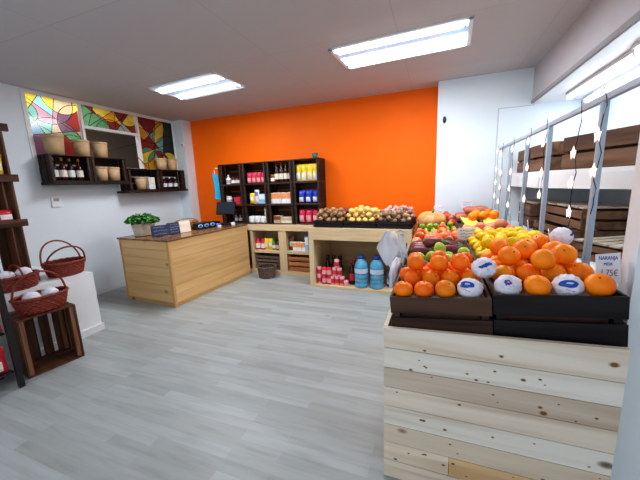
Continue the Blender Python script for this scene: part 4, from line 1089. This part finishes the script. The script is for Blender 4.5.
def auber():
    m = MB(); L_ = .165
    m.ball((0, 0, 0), (.036, .036, L_/2), 16, 14, fn=lambda v: Vector((v.x*(1-.25*v.z), v.y*(1-.25*v.z), v.z)))
    o = empty('aubergine'); obj('flesh', m, 'eggplant', o)
    obj('green_cap', MB().lathe([(.03, L_/2-.028), (.016, L_/2+.002), (.007, L_/2+.02)], 10), 'stem', o); return o
for i, (x, y, z, a) in enumerate(((.128, 2.29, f3+.044, 85), (.325, 2.30, f3+.044, 95), (.128, 2.375, f3+.044, 88), (.325, 2.39, f3+.044, 92), (.215, 2.335, f3+.098, 80), (.128, 2.46, f3+.044, 90), (.326, 2.462, f3+.044, 86))):
    inst('aub', auber, dpos(x, y, z), (R(90), 0, R(a)), ('dark aubergine lying on top of its row behind the pears' if i == 4 else 'dark aubergine lying across the crate behind the green pears'), 'vegetable', 'dark aubergines on the display')
# kiwis in front of the apples
rK = .034
ki = solid('kiwi', lambda: MB().ball((0, 0, 0), (.034, .034, .040), 14, 10), 'kiwi')
kx = [.065, .15, .235, .32, .395]
for i, x in enumerate(kx): inst('kiwi', ki, dpos(x, 2.585, f3+.036+.02*(i % 2)), (R(90), 0, Fq.uniform(0, 3)), ORD[i]+' brown kiwi from the left in the row before the apples', 'fruit', 'brown kiwis on the display')
rA = .042
ap = round_fruit('red_apple', rA, 'apple', dimple=.22); per = round_fruit('pale_apple', rA, 'persimmon', dimple=.2)
pa = heap2(.031, .433, 2.63, 3.14, rA, 9, f3, [(x, 2.585, f3+.05) for x in kx], seed=6)
for i, p in enumerate(pa):
    if i % 3 == 0: inst('per', per, dpos(*p), rrot(Fq), 'pale orange red apple in the apple crate', 'fruit', 'pale apples on the display')
    else: inst('app', ap, dpos(*p), rrot(Fq), 'red apple in the apple crate behind the kiwis', 'fruit', 'red apples on the display')
# limes and pumpkin
rLm = .030
li = solid('lime', lambda: MB().ball((0, 0, 0), (.027, .027, .031), 14, 10, fn=lambda v: v*(1+.12*max(0, abs(v.z)-.85)*4)), 'lime')
for p in heap2(.031, .433, 3.20, 3.40, rLm+.003, 6, f3, seed=3): inst('lime', li, dpos(*p), rrot(Fq, 1.5), 'small green lime in front of the large pumpkin', 'fruit', 'green limes on the display')
pm = thing('pumpkin', 'large ribbed orange pumpkin on the left of the display', 'pumpkin', dpos(.188, 3.60, f3+.113), (R(8), 0, R(20)))
obj('flesh', MB().ball((0, 0, 0), (.148, .148, .105), 60, 18, fn=lambda v: Vector((v.x*(1+.075*abs(math.sin(6*math.atan2(v.y, v.x)))-.03), v.y*(1+.075*abs(math.sin(6*math.atan2(v.y, v.x)))-.03), v.z*(1-.22*math.exp(-(1-abs(v.z))*7))))), 'pumpkin', pm)
obj('stem', MB().tube([(0, 0, .06), (.004, 0, .095), (.018, .006, .12)], .013, 8, radii=[.018, .012, .013]), 'stem', pm)
rTo = .040
to = round_fruit('tomato', rTo, 'tomato', sz=.85, dimple=.15)
for p in heap(.349, .433, 3.42, 3.80, rTo, 6, f3, seed=2): inst('toma', to, dpos(*p), rrot(Fq), 'red tomato beside the large pumpkin', 'vegetable', 'red tomatoes by the pumpkin')
for p in heap2(.031, .433, 3.88, 4.53, rTo, 10, f3, seed=12, cx=.26): inst('toma', to, dpos(*p), rrot(Fq), 'red tomato in the last left crate by the white wall', 'vegetable', 'red tomatoes by the white wall')
# lemons
rL = .0355
def lemon_fn(v): k = abs(v.z); return Vector((v.x, v.y, v.z*1.05)) if k < .9 else Vector((v.x*.9, v.y*.9, v.z*1.16))
le = solid('lemon', lambda: MB().ball((0, 0, 0), (rL*.95, rL*.95, rL*1.12), 16, 14, fn=lemon_fn), 'lemon')
pl = heap2(.469, .876, 2.05, 2.72, rL+.002, 22, f3, seed=9, cx=.66, hy0=2.15, hy1=2.68)
for p in pl: inst('lem', le, dpos(*p), (Fq.uniform(1, 2), Fq.uniform(-.4, .4), Fq.uniform(0, 6.3)), 'yellow lemon in the lemon heap behind the oranges', 'fruit', 'yellow lemons on the display')
# peaches and mangoes
rPe = .042
pch = round_fruit('peach', rPe, 'peach', dimple=.2, stem=False)
mg = solid('mango', lambda: MB().ball((0, 0, 0), (.046, .042, .062), 16, 12, fn=lambda v: Vector((v.x*(1+.15*v.z), v.y, v.z))), 'mango')
mpts = [(.655, 2.84, f3+.05), (.765, 2.83, f3+.05), (.70, 2.95, f3+.05), (.82, 2.93, f3+.05), (.735, 2.885, f3+.122)]
for i, p in enumerate(mpts): inst('mango', mg, dpos(*p), (R(85), 0, R(70+i*17)), 'red green mango behind the lemons' if i < 4 else 'red green mango lying on top of the others behind the lemons', 'fruit', 'red mangoes on the display')
for p in heap2(.469, .876, 2.79, 3.36, rPe, 6, f3, [Vector(p) for p in mpts]+[Vector((p[0]+.03*s, p[1], p[2])) for p in mpts for s in (-1, 1)], seed=14):
    inst('peach', pch, dpos(*p), rrot(Fq), 'pink peach in the crate behind the lemons', 'fruit', 'pink peaches on the display')
# bananas
def banana_bunch():
    o = empty('banana_bunch')
    for i in range(5):
        pts = []; rad = []
        for k in range(11):
            t = k/10; a = R(-45+90*t); pts.append((.115*math.sin(a), (i-2)*.032*(1-.25*abs(t-.1)), .115*(1-math.cos(a))*1.0+.004*i)); rad.append(.018*min(1, .35+2.6*min(t+.02, 1.02-t)))
        b = obj('banana', MB().tube(pts, .018, 8, radii=rad), 'banana', o)
    obj('stem', MB().tube([(-.092, -.05, .04), (-.096, 0, .046), (-.092, .05, .04)], .012, 7), 'stem', o)
    return o
for i, (x, y, l) in enumerate(((.57, 3.49, 'left bunch of bananas at the front of its crate'), (.755, 3.50, 'right bunch of bananas at the front of its crate'), (.57, 3.68, 'left bunch of bananas in the second row of its crate'), (.755, 3.69, 'right bunch of bananas in the second row of its crate'), (.57, 3.87, 'left bunch of bananas at the back of its crate'), (.755, 3.87, 'right bunch of bananas at the back of its crate'))):
    inst('ban', banana_bunch, dpos(x, y+.015, f3+.034), (R(3), -TILT, R(5*(-1)**i)), l, 'fruit', 'banana bunches', (.82, .95, .9))
for i, (x, y) in enumerate(((.60, 3.58), (.70, 3.60), (.80, 3.59), (.65, 3.78), (.78, 3.79))):
    inst('ora', or_b, dpos(x, y, f3+.120), rrot(Fq), 'orange lying on top of the banana bunches', 'fruit', 'oranges on the bananas')
sp_b = solid('sweet_potato', lambda: MB().ball((0, 0, 0), (.038, .036, .095), 14, 12, fn=lambda v: Vector((v.x*(1-.2*v.z*v.z)+.12*math.sin(v.z*3), v.y, v.z))), 'sweet potato')
spp = []
for k in range(2):
    for j in range(6-k):
        spp.append((.56+.20*(k % 2)*.5, 4.08+j*.08+k*.04, f3+.047+k*.072)); spp.append((.77-.0*(k % 2), 4.08+j*.08+k*.04, f3+.047+k*.072))
for x, y, z in spp: inst('spot', sp_b, dpos(x, y, z), (R(90), Fq.uniform(-.1, .1), R(90)+Fq.uniform(-.12, .12)), 'red sweet potato in the last right crate by the white wall', 'vegetable', 'sweet potatoes by the white wall')

# price signs on the display
def sign(w, h, lines, ink='navy_ink'):
    def b():
        o = empty('price_sign')
        obj('card', MB().box((-w/2, -.002, 0), (w/2, .002, h)), 'paper2', o, bev=.001)
        obj('stick', MB().box((-.006, .0025, -.13), (.006, .007, h*.8)), 'film', o)
        m = MB(); q = random.Random(int(w*1000)+lines)
        for k in range(lines):
            z = h*(.78-.5*k/max(1, lines-1)); x = -w*.36
            while x < w*.32:
                l = q.uniform(.008, .02); m.tube([(x+l*t/3, -.003, z+q.uniform(-.006, .006)) for t in range(4)], .0022, 4); x += l+.006
        obj('handwriting', m, ink, o)
        return o
    return b
ps = thing('price_sign', 'white price sign reading NARANJA MESA beside the rightmost orange', 'sign', (.716, 1.705, .965), (0, 0, R(62)))
ps.location = (.680, 1.53, 1.05); ps.rotation_euler = (R(-8), 0, R(28)); ps.scale = (.86, .86, .9)
obj('card', MB().box((-.068, -.0015, 0), (.066, .0015, .142)), 'paper2', ps)
obj('holder', MB().box((-.012, .0018, -.06), (.012, .006, .06)), 'film', ps)
tm = lambda x, z, a=0: Matrix.Translation((x, -.002, z)) @ Matrix.Rotation(R(90), 4, 'X') @ Matrix.Rotation(R(a), 4, 'Z')
text('NARANJA', .024, tm(-.002, .114, -3), 'navy_ink', ps); text('MESA', .020, tm(-.004, .088, -3), 'navy_ink', ps); text('1,75\u20ac', .042, tm(.0, .040, -6), 'brown_ink', ps)
cs = sign(.13, .10, 3)
for x, y, z, rz, l in ((.455, 2.66, .205, 15, 'price sign between the lemons and the apples'), (.27, 4.40, .27, 5, 'white price sign standing above the tomatoes by the wall'), (.62, 4.56, .29, 0, 'white price sign standing above the sweet potatoes by the wall'),
                     (.915, 2.30, .215, 75, 'price sign at the right edge beside the lemons'), (.915, 2.78, .215, 78, 'price sign at the right edge beside the mangoes'), (.915, 3.42, .22, 80, 'price sign at the right edge beside the bananas')):
    inst('psg', cs, dpos(x, y, z), (R(-10), 0, R(rz)), l, 'sign', 'handwritten price signs on the display')
# plastic bags hanging at the left side of the display
bgp = thing('plastic_bag', 'white translucent plastic bag hanging at the left side of the display', 'bag', (-.245, 2.21, .90))
def bagf(u, v):
    w = .02+.085*(1-abs(v-.52)/.52)**.8; n = noise.noise(Vector((u*3, v*3, 1)))
    return (-.045+(u-.5)*2*w-.02*abs(v-.5)+.008*n, -.02+.03*math.sin(u*7)+.02*n, -.01+.26*v)
obj('film', MB().grid(bagf, 16, 18), 'paper2', bgp)
obj('loose_sheet', MB().grid(lambda u, v: (.015+.05*u+.01*math.sin(v*6), -.04+.02*math.sin(u*5+v*4), .02+.22*v), 8, 12), 'film', bgp)
obj('hook', MB().tube([(0, 0, .245), (.02, .0, .26), (.045, 0, .24)], .005, 6), 'metal', bgp)
bg2 = thing('produce_bag', 'white and blue plastic bag lying against the tangerine crate side', 'bag', (-.245, 1.98, .86), (0, R(10), 0))
obj('film', MB().ball((0, 0, .05), (.035, .10, .10), 22, 16, fn=lambda v: v*(1+.22*noise.noise(v*2.2))), 'paper', bg2)
obj('printed_band', MB().grid(lambda u, v: (-.005-.038*math.cos((u-.5)*1.2), -.09+.18*u, -.01+.05*v), 12, 3), 'blue_print', bg2)

# ------------------------------------------------------------------ tuber crates on the wide bin
def bcr(x, y, key, label, w=.455, d=.30, h=.095, z=BH+.001):
    return inst(key, lambda: tray(w, d, h, 'black_wood', 'black_wood', 2, h-.03), inbin(x, y, z), (0, 0, R(-2)), label, 'crate', 'black crates on the wide bin')
bcr(.305, .175, 'b1', 'black front crate of brown potatoes at the left of the wide bin'); bcr(.767, .175, 'b1', 'black front crate of yellow potatoes in the middle of the wide bin'); bcr(1.23, .175, 'b1', 'black front crate of grey brown potatoes at the right of the wide bin', )
bcr(.305, .52, 'b1', 'black rear crate of purple onions behind the brown potatoes'); bcr(1.23, .52, 'b1', 'black rear crate of pink garlic behind the grey brown potatoes'); bcr(.767, .52, 'b1', 'black rear crate behind the yellow potatoes on the wide bin')
def lump(name, r, mat, sd): return solid(name, lambda: MB().ball((0, 0, 0), (r*1.12, r*.95, r*.9), 14, 10, fn=lambda v: v*(1+.16*noise.noise(v*1.6+Vector((sd, 0, 0))))), mat)
FZ = BH+.067
def bheap(x, y, r, n, key, bld, what, cat, group, seed, w=.43, d=.27, pull=.4):
    for p in heap(x-w/2, x+w/2, y-d/2, y+d/2, r, n, FZ, seed=seed, pull=pull):
        inst(key, bld, inbin(p.x, p.y, p.z), rrot(Fq, .5), what, cat, group)
bheap(.305, .175, .039, 34, 'pot1', lump('potato', .038, 'potato', 1), 'brown potato in the left front crate of the wide bin', 'vegetable', 'brown potatoes', 21)
bheap(.767, .175, .041, 32, 'pot2', lump('yellow_potato', .040, 'golden', 2), 'yellow potato in the middle front crate of the wide bin', 'vegetable', 'yellow potatoes', 22)
bheap(1.23, .175, .035, 42, 'pot3', lump('grey_potato', .034, 'walnut', 3), 'grey brown potato in the right front crate of the wide bin', 'vegetable', 'grey brown potatoes', 23)
bheap(.305, .52, .036, 36, 'oni', round_fruit('onion', .035, 'onion', sz=.9, dimple=-.15, stem=False), 'purple onion in the rear crate behind the brown potatoes', 'vegetable', 'purple onions', 24)
bheap(1.23, .52, .033, 58, 'gar', round_fruit('garlic_bulb', .032, 'garlic', sz=.9, dimple=-.25, stem=False), 'pink garlic bulb in the rear crate behind the grey brown potatoes', 'vegetable', 'pink garlic bulbs', 25)
bheap(.767, .52, .041, 24, 'pot2', None, 'yellow potato in the middle rear crate of the wide bin', 'vegetable', 'yellow potatoes at the back', 26)
for x, y, z, l in ((.26, .345, FZ+.07, 'white card standing between the brown potatoes and purple onions'), (.83, .345, FZ+.085, 'white card standing behind the front yellow potatoes'), (1.10, .345, FZ+.06, 'white card standing left of the pink garlic')):
    inst('psg', cs, inbin(x, y, z), (R(-6), 0, 0), l, 'sign', 'handwritten cards on the wide bin')

# ------------------------------------------------------------------ right hand window display
rail = thing('post_frame', 'grey metal frame of posts and top rail along the right of the display', 'frame', (.78, 1.78, 0))
obj('top_rail', MB().box((-.014, -.30, 1.855), (.014, YW-1.78-.005, 1.885)), 'metal', rail, bev=.003)
for y in (.225, 1.00, 1.60, 2.28): obj('post', MB().box((-.014, y-.016, 0), (.014, y+.016, 1.854)), 'metal', rail, bev=.003)
us = [(.90, 4.64), (.905, 3.35), (1.21, 2.58), (1.42, 2.0), (1.845, 2.0), (1.845, 4.64)]
usf = thing('window_shelf', 'upper white display shelf with deep front edge behind the posts', 'shelf', (0, 0, 0))
obj('shelf_board', MB().poly(us, 1.515, 1.545), 'white', usf)
edge = MB()
for (a, b) in zip(us[:3], us[1:4]):
    dx, dy = b[0]-a[0], b[1]-a[1]; l = math.hypot(dx, dy); nx, ny = -dy/l*.02, dx/l*.02
    edge.poly([a, b, (b[0]-nx, b[1]-ny), (a[0]-nx, a[1]-ny)], 1.393, 1.514)
obj('front_edge', edge, 'white', usf)
lsf = thing('window_ledge', 'lower white display ledge behind the posts', 'shelf', (0, 0, 0))
obj('ledge_board', MB().box((.835, 1.9, .90), (1.845, 4.64, .93)), 'white', lsf); obj('front_face', MB().box((.835, 1.9, 0), (.855, 4.64, .899)), 'white', lsf)
def wcr(key, w, d, h, x, y, z, rz, label, n=2, lid=False, mx='old_x', my='old_x'):
    return inst(key, lambda: tray(w, d, h, mx, my, n, h-.03 if h > .2 else None, name='wooden_crate', gap=.02, post=.03), (x, y, z), (0, 0, R(rz)), label, 'crate', 'wooden crates behind the posts')
# upper shelf: front lines follow the shelf edge
wcr('u1', .62, .36, .265, 1.30, 3.03, 1.546, -66, 'large brown crate on the upper shelf nearest the white pillar')
wcr('u2', .50, .34, .26, 1.125, 3.70, 1.546, -88, 'brown crate on the upper shelf, second from the pillar')
wcr('u2', .50, .34, .26, 1.12, 4.25, 1.546, -90, 'brown crate on the upper shelf nearest the white back wall')
# lower ledge: tall and short crates
Z0 = .931
wcr('l1', .55, .36, .26, 1.17, 4.20, Z0, -92, 'grey brown crate on the lower ledge nearest the back wall', my='old_y')
wcr('l2', .70, .40, .145, 1.15, 3.18, Z0, -84, 'flat brown crate on the lower ledge at the bottom of a stack of two')
wcr('l3', .66, .38, .145, 1.20, 3.15, Z0+.152, -86, 'flat brown crate on the lower ledge on top of a stack of two')
wcr('l4', .52, .40, .10, 1.22, 2.42, Z0, -64, 'low flat crate on the lower ledge nearest the white pillar')
def lid(w, d, n):
    def b():
        m = MB(); s = w/n
        for i in range(n): m.box((-w/2+i*s, -d/2, 0), (-w/2+i*s+s*.72, d/2, .012), jit=.2)
        m.box((-w/2, -d/2+.03, -.010), (w/2, -d/2+.07, -.0005), tint=.8); m.box((-w/2, d/2-.07, -.010), (w/2, d/2-.03, -.0005), tint=.8)
        return obj('slatted_cover', m, 'old_pale')
    return b
inst('lid1', lid(.68, .38, 8), (1.20, 3.15, Z0+.152+.163), (0, 0, R(-84)), 'pale slatted cover on the stack of two flat crates', 'cover', 'pale slatted covers')
inst('lid2', lid(.54, .40, 7), (1.22, 2.42, Z0+.118), (0, 0, R(-62)), 'pale slatted cover on the low crate nearest the white pillar', 'cover', 'pale slatted covers')
inst('lid3', lid(.55, .36, 7), (1.17, 4.20, Z0+.278), (0, 0, R(-92)), 'pale slatted cover on the grey brown crate nearest the back wall', 'cover', 'pale slatted covers')
# star string lights hung from the rail
def star(mb, c, r, Mx=None):
    vs = []
    for i in range(10):
        a = PI/2+i*PI/5; q = r if i % 2 == 0 else r*.42; vs.append((c[0]+.0, c[1]+q*math.cos(a), c[2]+q*math.sin(a)))
    vs += [(c[0]-.012, c[1], c[2]), (c[0]+.012, c[1], c[2])]
    mb.add(vs, [(i, (i+1) % 10, 10) for i in range(10)]+[((i+1) % 10, i, 11) for i in range(10)])
    return mb
def strand(y, x, stars, label, zb):
    t = thing('star_light_string', label, 'string light', (x, y, 0), (0, 0, 0), 'star string lights hanging from the rail')
    q = random.Random(int(y*100))
    pts = [(q.uniform(-.004, .004), .016*math.sin(k*1.3+y), 1.90-(1.90-zb)*k/14) for k in range(15)]
    obj('wire', MB().tube(pts, .0025, 5), 'black', t)
    for k in stars:
        p = pts[k]; obj('star_bulb', star(MB(), (p[0]-.012, p[1], p[2]), .042), 'star', t)
strand(1.90, .738, (5, 9), 'star light string hanging closest to the white pillar', 1.30)
strand(2.16, .738, (5, 8, 11), 'star light string hanging just behind the first full post', 1.12)
strand(2.72, .738, (3, 7, 10), 'star light string hanging before the second post from the pillar', 1.15)
strand(3.12, .738, (2, 6, 11), 'star light string hanging between second and third posts', 1.15)
strand(3.72, .738, (2, 6, 9, 12), 'star light string hanging between third and fourth posts', 1.1)
strand(4.25, .738, (2, 6, 9, 12), 'star light string hanging past the last post', 1.1)
strand(4.54, .738, (1, 5, 8, 11), 'star light string hanging nearest the white back wall', 1.1)

# ------------------------------------------------------------------ world, camera
wld = bpy.data.worlds.new('daylight'); bpy.context.scene.world = wld; wld.use_nodes = True
bg = wld.node_tree.nodes['Background']; bg.inputs[0].default_value = (.80, .90, 1.0, 1); bg.inputs[1].default_value = .35
yaw, pitch, roll, f = R(21.0), R(10.35), R(-2.25), 302
cy, sy = math.cos(yaw), math.sin(yaw)
F = Vector((-sy, cy, 0)); r_ = Vector((cy, sy, 0)); u_ = Vector((0, 0, 1))
f2 = F*math.cos(pitch)-u_*math.sin(pitch); u2 = u_*math.cos(pitch)+F*math.sin(pitch)
r3 = r_*math.cos(roll)+u2*math.sin(roll); u3 = u2*math.cos(roll)-r_*math.sin(roll)
cam = bpy.data.cameras.new('camera'); cam.sensor_width = 36; cam.lens = 36*f/640; cam.clip_start = .02
co = bpy.data.objects.new('camera', cam); C.objects.link(co)
mat = Matrix((r3, u3, -f2)).transposed().to_4x4(); mat.translation = (0, 0, 1.5); co.matrix_world = mat
bpy.context.scene.camera = co
vs = bpy.context.scene.view_settings
vs.view_transform = 'Standard'; vs.look = 'Medium High Contrast'; vs.exposure = 0.15
